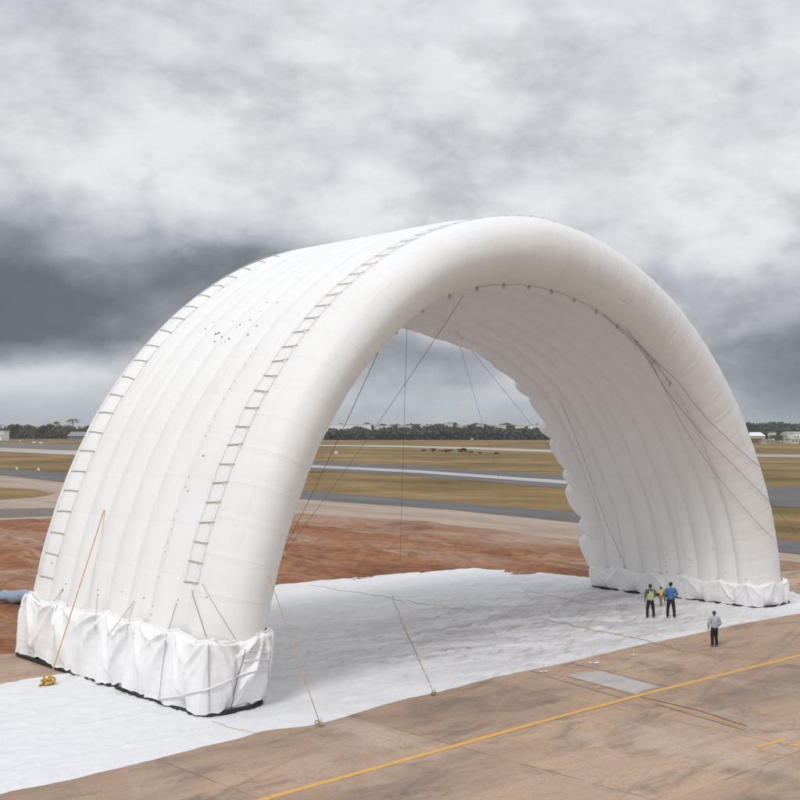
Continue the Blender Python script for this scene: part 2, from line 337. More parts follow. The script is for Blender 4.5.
# red dirt: one rolling sheet with tyre-churned heaps
def dirt_sheet():
    top = [(-200, 527), (0, 520), (60, 518), (160, 513), (304, 514), (420, 521), (580, 540), (700, 551), (800, 563), (1000, 590)]
    bot = [(-200, 680), (0, 660), (30, 650), (120, 625), (278, 590), (475, 574), (590, 584), (700, 578), (800, 570), (1000, 600)]
    nx, ny = 330, 80; v = []; xs = np.linspace(-200, 1000, nx)
    for x in xs:
        a = gp(x, np.interp(x, *zip(*top))); b = gp(x, np.interp(x, *zip(*bot)))
        for j in range(ny):
            t = j / (ny - 1); p = a + (b - a) * t
            e = min(1, min(t, 1 - t) * 8)
            h = noise.fractal(Vector((p[0] * .22, p[1] * .22, 3)), 1, 2.1, 5) * .34 + noise.ridged_multi_fractal(Vector((p[0] * .12, p[1] * .12, 9)), 1, 2, 4, 1, 2) * .10 - .10
            if t == 0 or t == 1: p = p + np.array([0, noise.noise(Vector((p[0] * .5, t, 4))) * 1.2, 0])
            v.append((p[0], p[1], .012 + max(0.0, h) * e * 1.1))
    return mesh('red_dirt', v, [tuple(reversed(f)) for f in grid(nx, ny)], M['dirt'])
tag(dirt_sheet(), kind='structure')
sheet('apron', [(-900, 900), (-300, 690), (-60, 663), (0, 655), (60, 650), (60, 668), (278, 600), (475, 583), (590, 592), (700, 590), (800, 571), (1000, 600), (1100, 640), (1010, 900)], .030, M['apron'], jit=.3, seed=10, seg=1.5)
def pline(name, pts, w, z, m_, jit=.0, px=True, seed=0):
    P = [gp(*p)[:2] for p in pts] if px else [np.array(p) for p in pts]; v = []
    Q = []
    for a, b in zip(P[:-1], P[1:]):
        n = max(1, int(np.linalg.norm(b - a) / .4)); Q += [a + (b - a) * i / n for i in range(n)]
    Q.append(P[-1])
    for i, p in enumerate(Q):
        d = Q[min(i + 1, len(Q) - 1)] - Q[max(i - 1, 0)]; nn = np.array([-d[1], d[0]]) / np.linalg.norm(d)
        for s_ in (-1, 1):
            e = p + nn * s_ * (w / 2 + jit * noise.noise(Vector((p[0] * 2, p[1] * 2, s_ + seed)))); v.append((e[0], e[1], z))
    return tag(mesh(name, v, grid(len(Q), 2), m_, None, False), kind='structure')
pline('painted_line', [(150, 832), (265, 800), (540, 723), (640, 696), (700, 681), (780, 661), (830, 648)], .24, .036, M['yellow'], .03)
pline('painted_line', [(640, 646.5), (700, 653), (780, 663), (860, 674)], .16, .034, M['orange'], .05)
pline('painted_line', [(645, 700.5), (700, 715), (746, 729)], .16, .038, M['orange'], .03)
pline('painted_line', [(757, 748), (785, 740.5)], .16, .036, M['yellow'], .02); pline('painted_line', [(793, 747), (830, 738)], .16, .036, M['yellow'], .02)
pline('painted_line', [(759, 752), (793, 757)], .12, .036, M['orange'], .03); pline('painted_line', [(760, 714), (773, 716.5)], .12, .036, M['orange'], .03)
M['slot'] = plain('slot_grime', (.15, .115, .09), .9); M['groove'] = plain('worn_concrete', (.22, .175, .14), .9)
pline('drain_channel', [(641, 698), (700, 711.5), (746, 727)], .12, .034, M['slot'], .05); pline('drain_channel', [(655, 705), (700, 718), (744, 731)], .08, .034, M['slot'], .04)
pline('drain_channel', [(520, 668), (560, 681), (622, 699)], .10, .034, M['groove'], .06); pline('drain_channel', [(566, 677), (600, 686), (638, 698)], .08, .0345, M['groove'], .04)
pline('drain_channel', [(572, 664), (600, 671), (660, 686), (690, 691)], .09, .0345, M['groove'], .06)
M['palec'] = mat('pale_concrete', m_conc((.50, .47, .45), (.36, .335, .32), .5, 43), .9)
sheet('concrete_patch', [(566, 676), (600, 671.5), (660, 687.5), (636, 695)], .033, M['palec'], jit=.12, seed=11, seg=.4)

# ------------------------------------------------------------------ arch geometry
A_ = gp(208, 719); C_ = gp(777, 608); Uv = (C_ - A_) / np.linalg.norm(C_ - A_); Vv = np.array([-Uv[1], Uv[0], 0]); MID = (A_ + C_) / 2
prof = np.array([(-18.5, -.9), (-18.4, 0), (-17.9, 2.6), (-17.2, 5.4), (-16.1, 8.3), (-14.6, 11.1), (-12.4, 13.9), (-9.8, 16.2), (-6.8, 18.0), (-3.4, 19.15), (0.1, 19.6), (3.5, 19.2), (6.9, 18.15), (10.05, 16.55), (12.95, 14.35), (15.35, 11.85), (17.25, 9.1), (18.75, 6.25), (19.7, 3.2), (20.2, 0), (20.25, -.9)])
def catmull(P, n=16):
    o_ = []
    for i in range(1, len(P) - 2):
        p0, p1, p2, p3 = P[i - 1:i + 3]
        for j in range(n):
            t = j / n; o_.append(.5 * ((2 * p1) + (-p0 + p2) * t + (2 * p0 - 5 * p1 + 4 * p2 - p3) * t * t + (-p0 + 3 * p1 - 3 * p2 + p3) * t ** 3))
    o_.append(P[-2]); return np.array(o_)
pc = catmull(prof); cum = np.r_[0, np.cumsum(np.linalg.norm(np.diff(pc, axis=0), axis=1))]; LEN = cum[-1]
def smoothN():
    T = np.gradient(pc, axis=0)
    for _ in range(30): T[1:-1] = (T[:-2] + T[1:-1] * 2 + T[2:]) / 4
    N_ = np.stack([-T[:, 1], T[:, 0]], 1); return N_ / np.linalg.norm(N_, axis=1)[:, None]
pn = smoothN()
def at(s): return np.array([np.interp(s, cum, pc[:, i]) for i in (0, 1)]), np.array([np.interp(s, cum, pn[:, i]) for i in (0, 1)])
def W3(s, n, v):
    p, nn = at(s); q = p + nn * n; return MID + Uv * q[0] + Vv * v + np.array([0, 0, max(q[1], .02)])
def vback(s):
    u_ = at(s)[0][0]; return float(np.interp(u_, [-20, 2, 6.5, 9, 13, 17, 21], [15.0, 14.8, 14.0, 12.8, 11.8, 12.0, 11.8]))
NRIB = 7; V0 = 3.35
def thick(s): return float(np.interp(at(s)[0][0], [-18, -13, -8, 0, 20], [2.4, 2.3, 2.42, 3.05, 3.1]))
def out_n(v, s):
    vb = vback(s); t = (v - V0) / (vb - V0) * NRIB
    return -.04 + .25 * abs(math.sin(math.pi * t)) ** .62 if v > V0 else .02
arch_loc = tuple(MID + Vv * 7.5)
ARCH = empty('inflatable_arch', arch_loc)
tag(ARCH, 'huge white inflatable arch hangar straddling a white ground sheet on the airfield apron', 'inflatable hangar')
ns = 520; SS = np.linspace(0, LEN, ns)
def front_beam():
    m_ = 40; v = []; uv = []
    for s in SS:
        hk = thick(s) / 3.1; ph = abs(math.sin(math.pi * s / 1.38)); pf = .022 * ph ** .6 - .015
        for j in range(m_):
            a = 2 * math.pi * j / m_
            wob = .02 * noise.noise(Vector((s * .5, a * 2, 5)))
            tb = (1 - math.cos(a)) / 2; vc = 1.75 - .50 * tb; rb = (1.72 if math.sin(a) < 0 else vc) if math.sin(a) > 0 else 1.72 - 1.25 * tb
            nn_ = (-1.56 + math.cos(a) * (1.64 + pf + wob)) * hk; vv = vc - math.sin(a) * (rb + pf + wob)
            v.append(W3(s, nn_, vv)); uv.append((s + .69, a * 1.7))
    return mesh('front_beam', v, grid(ns, m_, True), M['beam'], ARCH, uv=uv)
beam = front_beam()
def shell():
    no, ncap, ni = 110, 26, 130; v = []; uv = []
    for s in SS:
        vb = vback(s); p, nn2 = at(s)
        sw = s + .35 * math.sin(s * 1.7); fr = (sw / 1.95) % 1; sc = math.sin(math.pi * fr ** .8) ** .75; lb = 1 + .35 * math.sin(int(sw / 1.95) * 2.4); right = min(1, max(0, (p[0] - 0) / 5)); puff = sc * (.14 + .92 * right * lb) * min(1, max(0, p[1] - .6) / 2.5)
        th0 = thick(s); sagb = .55 * math.exp(-((p[0] - 3.5) / 5.0) ** 2); th = th0 + sagb
        for j in range(no):                                         # outer skin, front to back
            vv = 2.4 + (vb - 2.4) * j / (no - 1); w = .015 * noise.noise(Vector((s * .6, vv * 2.5, 1)))
            v.append(W3(s, out_n(vv, s) + w, vv)); uv.append((s, vv))
        for j in range(1, ncap):                                    # rounded back edge, puckered between its ties
            a = math.pi * j / ncap; e = math.sin(a)
            v.append(W3(s, -th / 2 + .09 + (th / 2 - .10) * math.cos(a) + (.20 * (sc - .5) * math.cos(a) * e * right), vb + e * (.45 + puff))); uv.append((s, vb + a))
        for j in range(ni):                                         # inner skin, back to front
            vv = vb - (vb - 1.45) * j / (ni - 1); t = (vv - 1.5) / (vb - 1.5) * 8
            b = .24 * abs(math.sin(math.pi * t)) ** .65 if vv > 1.5 else -.05
            last = max(0, 1 - (vb - vv) / 1.5); bp = .10 * sc * last * right
            bl = .035 * abs(math.sin(math.pi * (s + 3 * math.sin(vv)) / 1.85)) ** .5
            w = .02 * noise.noise(Vector((s * .5, vv * 2, 8)))
            th = th0 + sagb * ((vv - 1.45) / (vb - 1.45)) ** 2
            v.append(W3(s, -th + .18 - b - bp - bl * .5 + w, vv)); uv.append((s, vv + 20))
    return mesh('ribbed_shell', v, grid(ns, no + ncap - 1 + ni, True), M['shell'], ARCH, uv=uv)
shellO = shell()
BV = []
def bvh(o):
    l = np.array(wloc(o)); me = o.data
    return BVHTree.FromPolygons([tuple(np.array(q.co) + l) for q in me.vertices], [tuple(p.vertices) for p in me.polygons])
BV = [bvh(beam), bvh(shellO)]
def hit(x, y, off=.03):
    d = Vector(ray(x, y)); best = None
    for b in BV:
        loc, nn, i, t = b.ray_cast(Vector(O), d)
        if loc is not None and (best is None or t < best[2]):
            best = (loc, nn if nn.dot(d) < 0 else -nn, t)
    if best is None: return None, None
    return best[0] + best[1] * off, best[1]

# ------------------------------------------------------------------ skirts round the two feet
def skirt(side):
    """gathered fabric wrapped round one leg; side -1 left, +1 right"""
    L_ = side < 0
    hgt = 2.62 if L_ else 1.38
    if L_: u0, u1, va, vb_, rc = -18.75, -15.75, -.12, 15.55, .9
    else: u0, u1, va, vb_, rc = 16.85, 20.45, .0, 12.2, .9
    # rounded rectangle path
    P = []
    for cu, cvv, a0 in ((u1 - rc, va + rc, -90), (u1 - rc, vb_ - rc, 0), (u0 + rc, vb_ - rc, 90), (u0 + rc, va + rc, 180)):
        sharp = (a0 == 180 and L_)
        for i in range(9):
            a = R(a0 + 90 * i / 8); r_ = .35 if sharp else rc
            cu2 = cu - (rc - r_) if sharp else cu; cv2 = cvv - (rc - r_) if sharp else cvv
            P.append((cu2 + r_ * math.cos(a), cv2 + r_ * math.sin(a)))
    P.append(P[0]); P = np.array(P); c_ = np.r_[0, np.cumsum(np.linalg.norm(np.diff(P, axis=0), axis=1))]; per = c_[-1]
    n = int(per / .045); nh = 64
    # tie points along the perimeter (irregular) and their pull
    rs = random.Random(3 if L_ else 5); an = []
    def para(u_, v_): return c_[np.argmin((P[:, 0] - u_) ** 2 + (P[:, 1] - v_) ** 2)]
    if L_:
        an = [para(u0 + .02, va + .12)] + [np.interp(v_, [va + rc, vb_ - rc], [c_[27], c_[26]]) for v_ in (2.9, 5.6, 7.9, 11.9, 14.6)] + [para(u0 + 2.2, va), para(u1, va + .6)]
        a = c_[8] + 1.0
        while a < c_[9 + 17]: an.append(a); a += rs.uniform(1.7, 2.6)
    else:
        a = .6
        while a < per - 1: an.append(a); a += rs.uniform(1.6, 2.5)
    an = sorted(an); an_h = [rs.uniform(.0, .14) for _ in an]; an_k = [rs.uniform(3.8, 6.0) for _ in an]; an_p = [rs.uniform(0, 6) for _ in an]
    v = []
    for i in range(n):
        q = per * i / n; pu = np.interp(q, c_, P[:, 0]); pv = np.interp(q, c_, P[:, 1])
        q2 = (q + .05) % per; du = np.interp(q2, c_, P[:, 0]) - pu; dv = np.interp(q2, c_, P[:, 1]) - pv; l = math.hypot(du, dv); nu_, nv_ = dv / l, -du / l
        ds = [((q - a_ + per / 2) % per) - per / 2 for a_ in an]; ordr = sorted(range(len(an)), key=lambda z_: abs(ds[z_]))
        i1, i2 = ordr[0], ordr[1]; d1, d2 = abs(ds[i1]), abs(ds[i2]); gap = d1 + d2; sag = math.sin(math.pi * min(1, d1 / max(gap, .1)))
        w1 = 1 / (d1 + .12) ** 3; w2 = 1 / (d2 + .12) ** 3; w1, w2 = w1 / (w1 + w2), w2 / (w1 + w2)
        top = hgt + an_h[i1] * w1 + an_h[i2] * w2 + .04 - .20 * sag * min(gap, 2.4) / 2.4
        for j in range(nh + 1):
            t = j / nh; z = top * (1 - t); dep = hgt + .12 - z; disp = 0.0
            for w_, ii in ((w1, i1), (w2, i2)):
                dx = ds[ii]; ang = math.atan2(dx, dep + .10); rr = math.hypot(dx, dep); kk = an_k[ii]
                ph_ = kk * ang + an_p[ii] + .8 * noise.noise(Vector((ang * 2, an_p[ii], 0)))
                c1 = 1 - abs(math.sin(ph_)); c2_ = 1 - abs(math.sin(ph_ * 2.3 + 1))
                disp += w_ * (1 if L_ else .45) * (c1 ** 1.5 * .27 - .08 + c2_ ** 2.5 * .02) * min(1, rr * 1.3) * math.exp(-rr * (.30 if L_ else .6)) * (1.25 if L_ else .8)
            # slack cloth swags between two ties: a V-shaped lower edge of tension
            tri = min(1, 2 * d1 / max(gap, .1)); vk = .5 + .5 * math.sin(i1 * 2.1 + i2 * 1.3); vfold = (.8 if L_ else .35) * vk * max(0, 1 - abs((dep / hgt) - (.08 + (.55 + .25 * vk) * tri)) / .13) ** 1.3 * .17 * min(1, gap / 1.8)
            belly = (.20 if L_ else .10) * sag * math.sin(math.pi * min(1, t * 1.05)) * min(1, gap / 2)
            vfold -= max(0, 1 - abs(d1 - d2) / .55) ** 1.5 * .22 * min(1, dep / .8) * (1 if gap > .9 else .3) * (1 if L_ else .5)
            hem = .07 * math.sin(q * 2.9 + 2 * math.sin(q * 1.3)) * max(0, t - .65) * 2
            crumple = .016 * noise.fractal(Vector((q * 1.5, z * 2.4, 2 if L_ else 7)), 1, 2.1, 3)
            tuck = -.22 * max(0, 1 - t / .035)
            leanu = (.17 * z) * (-side) * .9
            off = disp + vfold + belly + hem + crumple + tuck
            uu = pu + nu_ * off + leanu; vv = pv + nv_ * off
            lift = .16 + max(0.0, .10 * math.sin(q * .9 + 1) + .09 * math.sin(q * 2.7)) + .05 * noise.noise(Vector((q * 3, 0, 0)))
            g = MID + Uv * uu + Vv * vv; v.append((g[0], g[1], z + lift * t ** 3))
    f = []
    for i in range(n):
        for j in range(nh):
            a = i * (nh + 1) + j; b = ((i + 1) % n) * (nh + 1) + j; f.append((a, a + 1, b + 1, b))
    o_ = mesh('skirt', v, f, M['skirt'], ARCH)
    # rolled hem round the top edge and a near-black tube painting the dark gap under the skirt
    mb = MB(); mb.tube([v[i * (nh + 1)] for i in range(0, n, 2)] + [v[0]], .055, 6); h_ = mb.build('skirt_hem', M['skirt'], o_)
    h_.location = (0, 0, 0)
    mb = MB(); c0 = []
    for i in range(0, n, 4):
        q = per * i / n; pu = np.interp(q, c_, P[:, 0]); pv = np.interp(q, c_, P[:, 1]); cu, cv2 = (u0 + u1) / 2, (va + vb_) / 2
        g = MID + Uv * (pu + (-.06 if pu > cu else .06)) + Vv * (pv + (-.06 if pv > cv2 else .06)); c0.append((g[0], g[1], .13))
    mb.tube(c0 + [c0[0]], .085, 6); mb.build('dark_gap_tube', M['dark'], ARCH)
    return o_
skL = skirt(-1); skL['label'] = 'tall gathered white skirt round the near left foot'; skR = skirt(1); skR['label'] = 'gathered white skirt round the far right foot'
BV += [bvh(skL), bvh(skR)]

# ------------------------------------------------------------------ webbing ladders, seams, patches on the arch
def surf(s, v, off=.03): return W3(s, out_n(v, s) + off, v)
def s_of(u_, z_): return cum[np.argmin((pc[:, 0] - u_) ** 2 + (pc[:, 1] - z_) ** 2)]
def strip(mb, pts, nrm, w, th=.012):
    """flat strap through pts, nrm = surface normal per point"""
    P = [Vector(p) for p in pts]; v = []
    for i, p in enumerate(P):
        t = (P[min(i + 1, len(P) - 1)] - P[max(i - 1, 0)]).normalized(); nn = Vector(nrm[i]).normalized(); b = t.cross(nn).normalized()
        for a, c in ((-1, 0), (1, 0), (1, 1), (-1, 1)): v.append(p + b * a * w / 2 + nn * c * th)
    f = grid(len(P), 4, True) + [(3, 2, 1, 0), tuple((len(P) - 1) * 4 + q for q in range(4))]
    mb.add(v, f)
def N3(s):
    p, nn = at(s); return Uv * nn[0] + np.array([0, 0, nn[1]])
def ladder(va, vb_, s0, s1, pitch, lab, rw, rm_):
    r1 = MB(); rungs = []; ss = np.arange(s0, s1, .3); va_ = lambda s: va(s) ; vb2 = lambda s: vb_(s)
    for side_ in (va_, vb2):
        strip(r1, [surf(s, side_(s) + .03 * math.sin(s * 2.3), .05) for s in ss], [N3(s) for s in ss], .022)
    s = s0; 
    while s < s1:
        js = rng.uniform(-.05, .05); a, b = va_(s), vb2(s); vs_ = np.linspace(a - .05, b + .05, 7)
        r2 = MB(); strip(r2, [surf(s + js * (t_ - 3) / 3, x, .05 - .02 * math.sin(math.pi * t_ / 6)) for t_, x in enumerate(vs_)], [N3(s)] * 7, rw, .012); rungs.append(r2); s += pitch * rng.uniform(.93, 1.07)
    a = r1.build('webbing_ladder', M['rail'], ARCH, False); a['label'] = lab
    for r2 in rungs: r2.build('rung', M[rm_], a, False)
sA = s_of(-17.4, 4.4); sB = s_of(2.4, 19.4)
lsh = lambda s: .70 * min(1, max(0, (at(s)[0][0] + 10) / 9))
ladder(lambda s: 2.05 - lsh(s), lambda s: 2.95 - lsh(s), sA, sB, .78, 'webbing ladder along the seam behind the front beam', .042, 'rung')
sA2 = s_of(-18.0, 3.6); sB2 = s_of(-5.0, 18.6)
ladder(lambda s: 13.3, lambda s: 14.2, sA2, sB2, .95, 'webbing ladder near the rear edge', .034, 'rrung')
# repair spots and tie patches, grouped in one part each kind
mb = MB()
def patch_px(x, y, r, asp=1.0):
    mb = MB(); r *= .4; p, nn = hit(x, y, .006)
    if p is None: return
    t = nn.orthogonal().normalized(); b = nn.cross(t); k_ = 7; vs = []
    for i in range(k_):
        a = 2 * math.pi * i / k_; rr = r * rng.uniform(.6, 1.2); vs.append(p + t * math.cos(a) * rr + b * math.sin(a) * rr * asp)
    mb.add(vs + [q + nn * .012 for q in vs], [tuple(range(k_, 2 * k_))] + [(i, (i + 1) % k_, k_ + (i + 1) % k_, k_ + i) for i in range(k_)]); mb.build('repair_patch', M['patch'], ARCH, False)
for _ in range(14):
    t = rng.random(); patch_px(200 + 72 * t + rng.gauss(0, 6), 345 - 34 * t + rng.gauss(0, 6), rng.uniform(.025, .10))
for x, y in [(248, 335), (229, 339), (219, 333), (240, 325), (222, 337), (216, 334), (257, 326)]: patch_px(x, y, .13)
for x, y in [(144, 598), (134, 602), (66, 584), (63, 590), (98, 590), (98, 595), (177, 604), (178, 600), (204, 456), (188, 491), (203, 456), (122, 592), (37, 564), (52, 563), (43, 577),
             (207, 597), (599, 560), (640, 554), (643, 560), (666, 566), (667, 572), (726, 573), (690, 560), (746, 579), (760, 578), (713, 549), (689, 567), (620, 557), (667, 555), (572, 356), (625, 364), (603, 377), (624, 301)]:
    patch_px(x, y, .075)
# row of lacing holes up the outer skin
mb = MB()
s = s_of(-18.1, 3.0)
while s < s_of(-13, 13.3):
    if rng.random() < .6:
        mb = MB(); p = Vector(surf(s, 4.55, .01)); mb.ball(p, (.016, .016, .035), 6, 4); mb.build('lacing_eyelet', M['grope'], ARCH)
    s += rng.uniform(.28, .5)
# shackle rings along the front beam's inner edge
def torus(mb, c, ax, r, rr):
    ax = Vector(ax).normalized(); t = ax.orthogonal().normalized(); b = ax.cross(t)
    mb.tube([Vector(c) + (t * math.cos(2 * math.pi * i / 10) + b * math.sin(2 * math.pi * i / 10)) * r for i in range(11)], rr, 5)
def inner(s, v, off): return W3(s, -thick(s) - off, v)
s_ap = s_of(0, 19.6)
rp = []
for i, s in enumerate(np.arange(s_ap - 11, s_ap + 15.5, 2.05)):
    p = Vector(inner(s, 1.35, .16)); mb = MB(); mb.ball(p, (.07, .07, .07), 8, 6); torus(mb, p - Vector((0, 0, .08)), Uv, .07, .02)
    o = mb.build('shackle_ring', M['steel'], ARCH); rp.append(p)
rm = MB()
for a, b in zip(rp[3:-1], rp[4:]): rm.tube([a, (a + b) / 2 + Vector((0, 0, .06)), b], .009, 5)
rm.build('lacing_rope', M['rope'], ARCH)
# cords and strap on the near skirt
def cord(pts, r, m_, name, parent, off=.04):
    q = []
    for (a, b) in zip(pts[:-1], pts[1:]):
        n_ = max(2, int(math.hypot(b[0] - a[0], b[1] - a[1]) / 5))
        for i in range(n_): q.append((a[0] + (b[0] - a[0]) * i / n_, a[1] + (b[1] - a[1]) * i / n_))
    q.append(pts[-1]); P = []
    for x, y in q:
        p, nn = hit(x, y, off)
        if p is not None and (not P or (p - P[-1]).length < 2.5): P.append(p)
    if len(P) > 1: mb = MB(); mb.tube(P, r, 5); return mb.build(name, m_, parent)
for pts, r_, m_ in [([(192, 590), (207, 637)], .025, 'rope'), ([(203, 584), (212, 600), (236, 640)], .02, 'grope'), ([(177, 604), (166, 640), (160, 698)], .022, 'grope'),
                    ([(208, 640), (209, 712)], .025, 'grope'), ([(245, 652), (238, 676), (231, 710)], .03, 'rope'), ([(270, 650), (268, 672), (269, 698)], .025, 'grope'),
                    ([(64, 588), (50, 608)], .02, 'grope'), ([(98, 597), (95, 630)], .018, 'grope'), ([(134, 603), (108, 636)], .02, 'grope'), ([(134, 604), (126, 634)], .018, 'grope'),
                    ([(63, 590), (55, 612)], .018, 'grope'), ([(40, 570), (24, 602)], .022, 'grope'), ([(30, 592), (40, 603)], .02, 'grope')]:
    cord(pts, r_ * .42, M[m_], 'tie_cord', ARCH)
for pts in ([(160, 699), (205, 690), (240, 675), (271, 668)], [(245, 650), (268, 652)], [(243, 661), (268, 659)]):
    cord(pts, .035, M['skirt'], 'lashing_strap', ARCH, .06)

# ------------------------------------------------------------------ the white ground sheet
def tarp():
    front = [(-120, 826), (-60, 811), (10, 793), (75, 780), (160, 759), (232, 741), (262, 732.5), (321, 725), (360, 713), (404, 700), (434, 694), (497, 677.5), (550, 667), (585, 659), (637, 646.5), (680, 638), (735, 625.5), (800, 614), (860, 604)]
    rear = [(-120, 705), (-60, 695), (0, 685.5), (30, 679), (66, 674), (110, 650), (160, 625), (220, 605), (278, 585), (340, 579), (400, 574), (475, 568.5), (540, 573), (588, 578), (640, 575), (700, 577), (779, 590.5), (800, 595.5), (860, 602)]
    nx, ny = 560, 170; v = []; xs = np.linspace(-120, 860, nx)
    for i, x in enumerate(xs):
        a = gp(x, np.interp(x, *zip(*front))); b = gp(x, np.interp(x, *zip(*rear)))
        a = a + np.array([.3, -.6, 0]) * (noise.fractal(Vector((a[0] * 1.1, a[1] * 1.1, 1)), 1, 2.2, 3)) * .12
        b = b + np.array([0, 1, 0]) * noise.fractal(Vector((b[0] * .8, b[1] * .8, 5)), 1, 2.2, 4) * .35
        for j in range(ny):
            t = j / (ny - 1); p = a + (b - a) * t
            lu = (p - MID) @ Uv; lv = (p - MID) @ Vv
            r1 = 1 - abs(noise.fractal(Vector((lu * .16, lv * .55, 0)), 1, 2.1, 5)) * 2
            r2 = noise.fractal(Vector((lu * .6 + 5, lv * .9, 3)), 1, 2.1, 4)
            r3 = max(0, 1 - abs(noise.fractal(Vector((lu * .35 - lv * .5, lv * .9 + lu * .3, 11)), 1, 2.1, 3)) * 5)
            h = max(0, r1) * .07 + r2 * .012 + r3 * .06 + .03 * noise.noise(Vector((lu * .3 + lv * .2, lv * 1.2, 6)))
            e = min(1, min(t, 1 - t) * 40)
            v.append((p[0], p[1], .034 + (.01 + max(0, h)) * e))
    o_ = mesh('ground_sheet', v, [tuple(reversed(f)) for f in grid(nx, ny)], M['tarp'])
    return tag(o_, 'wide wrinkled white plastic sheet spread on the ground beneath the arch', 'tarpaulin')
TB = bvh(tarp())
def lay(p, off=.02):
    q_ = TB.ray_cast(Vector((p[0], p[1], 5)), Vector((0, 0, -1)))[0]
    return Vector((p[0], p[1], (q_.z if q_ is not None else .04) + off))
# ------------------------------------------------------------------ guy ropes: each its own thing
def rope(pts, r, m_, label, group='guy ropes of the arch', name='guy_rope', sag=0.0):
    P = [Vector(p) for p in pts]; q = []
    for a, b in zip(P[:-1], P[1:]):
        n_ = max(2, int((b - a).length / 1.0))
        for i in range(n_):
            t = i / n_; q.append(a.lerp(b, t) - Vector((0, 0, sag * 4 * t * (1 - t))))
    q.append(P[-1]); base = q[-1] if q[-1].z < q[0].z else q[0]
    mb = MB(); mb.tube(q, r, 6)
    o_ = mesh(name, [np.array(v_) - np.array(base) for v_ in mb.v], mb.f, M[m_]); o_.location = base
    return tag(o_, label, 'rope', group)
def hp(x, y, off=.05):
    for rad in (0, 1, 2, 3, 4, 6, 8, 10, 15, 22, 30):
        for a_ in ((-1, 0), (0, -1), (-.7, -.7), (.7, -.7), (1, 0), (0, 1)):
            p, nn = hit(x + a_[0] * rad, y + a_[1] * rad, off)
            if p is not None: return p
def gg(x, y, z=.06): return Vector(gp(x, y, z))
RR = .013
rope([hp(377, 352), gg(261, 592)], RR, 'rope', 'dark guy rope slanting down left from the front beam behind the near leg', sag=.3)
rope([hp(407, 327), gg(400, 562, .2)], .011, 'rope', 'thin dark rope hanging almost straight down from the rear edge of the roof')
rope([hp(464, 294), gg(285, 551, .2)], RR, 'rope', 'long dark rope slanting from the top of the front beam across the opening', sag=.35)
rope([hp(456, 331), gg(505, 497)], .011, 'rope', 'dark rope falling steeply from the roof, left one of a pair tied together', sag=.2)
rope([hp(458, 332), gg(604, 508)], .011, 'rope', 'dark rope slanting right from the roof to behind the far leg', sag=.3)
def drape(pts, tail, r, m_, label):
    P = []; q = []
    for (a, b) in zip(pts[:-1], pts[1:]):
        n_ = max(2, int(math.hypot(b[0] - a[0], b[1] - a[1]) / 6))
        for i in range(n_): q.append((a[0] + (b[0] - a[0]) * i / n_, a[1] + (b[1] - a[1]) * i / n_))
    q.append(pts[-1])
    for x, y in q:
        p = hp(x, y, .16)
        if p is not None: P.append(p)
    for _ in range(10):
        P = [P[0]] + [(P[i - 1] + P[i] * 2 + P[i + 1]) / 4 for i in range(1, len(P) - 1)] + [P[-1]]
    if tail: P.append(gg(*tail))
    base = P[-1]; mb = MB(); mb.tube(P, r, 6)
    o_ = mesh('guy_rope', [np.array(v_) - np.array(base) for v_ in mb.v], mb.f, M[m_]); o_.location = base
    tag(o_, label, 'rope', 'guy ropes of the arch')
drape([(626, 325), (645, 352), (675, 374), (700, 411), (728, 440), (760, 470)], None, .011, 'rope', 'uppermost dark rope draped over the right side of the front beam')
drape([(602, 311), (645, 350), (664, 386), (700, 430), (735, 467), (768, 503)], (795, 532), .011, 'rope', 'middle dark rope running down the right side of the front beam')
drape([(646, 352), (666, 388), (684, 425), (700, 450), (730, 490), (755, 522), (770, 538)], (786, 553), .011, 'grope', 'lowest grey rope crossing the far leg down to the red dirt')
drape([(560, 398), (574, 428), (590, 470), (610, 530), (628, 568)], None, .012, 'grope', 'grey rope running down the ribbed inside of the far leg to its skirt')
# yellow rope with its knotted bundle
rope([hp(105, 510), gg(49, 682, .25)], .024, 'yrope', 'yellow guy rope slanting down the outside of the near leg to a knotted bundle')
def bundle(loc):
    e = empty('rope_bundle', loc); mb = MB(); c = Vector(loc)
    for i in range(9):
        a0 = rng.uniform(0, 6.28); r0 = rng.uniform(.12, .26); cc_ = c + Vector((rng.gauss(0, .16), rng.gauss(0, .14), rng.uniform(.06, .22))); ax = Vector((rng.gauss(0, .5), rng.gauss(0, .5), 1)).normalized()
        t = ax.orthogonal().normalized(); b = ax.cross(t)
        mb.tube([cc_ + (t * math.cos(a0 + j * .6) * r0 + b * math.sin(a0 + j * .6) * r0 * .6) for j in range(10)], .04, 6)
    for i in range(5):
        a = rng.uniform(0, 6.28); mb.tube([c + Vector((0, 0, .12)), c + Vector((math.cos(a) * .3, math.sin(a) * .3, .08)), c + Vector((math.cos(a + .4) * .5, math.sin(a + .4) * .4, .05))], [.04, .035, .02], 6)
    mb.build('coil', M['yrope'], e)
    mb = MB()
    for w in (-1, 1): mb.box(c + Vector((w * .1, .05, .2)), (.05, .05, .38), w * .4)
    mb.box(c + Vector((0, .05, .4)), (.26, .06, .06)); mb.build('anchor_stake', M['yrope'], e, False)
    return e
tag(bundle(tuple(gg(46, 686, .05))), 'knotted yellow rope bundle on the white sheet beside the near leg', 'rope bundle')
rope([hp(268, 575), gg(320, 724, .1)], .015, 'tanrope', 'tan guy rope from the near leg down to a knot at the sheet edge')
rope([lay(gg(392, 596, .12).lerp(gg(405, 628, .12), i_ / 14)) for i_ in range(14)] + [lay(gg(405, 628, .12).lerp(gg(434, 693, .12), i_ / 24)) for i_ in range(25)], .015, 'tanrope', 'slack tan rope lying across the middle of the white sheet to its front edge')
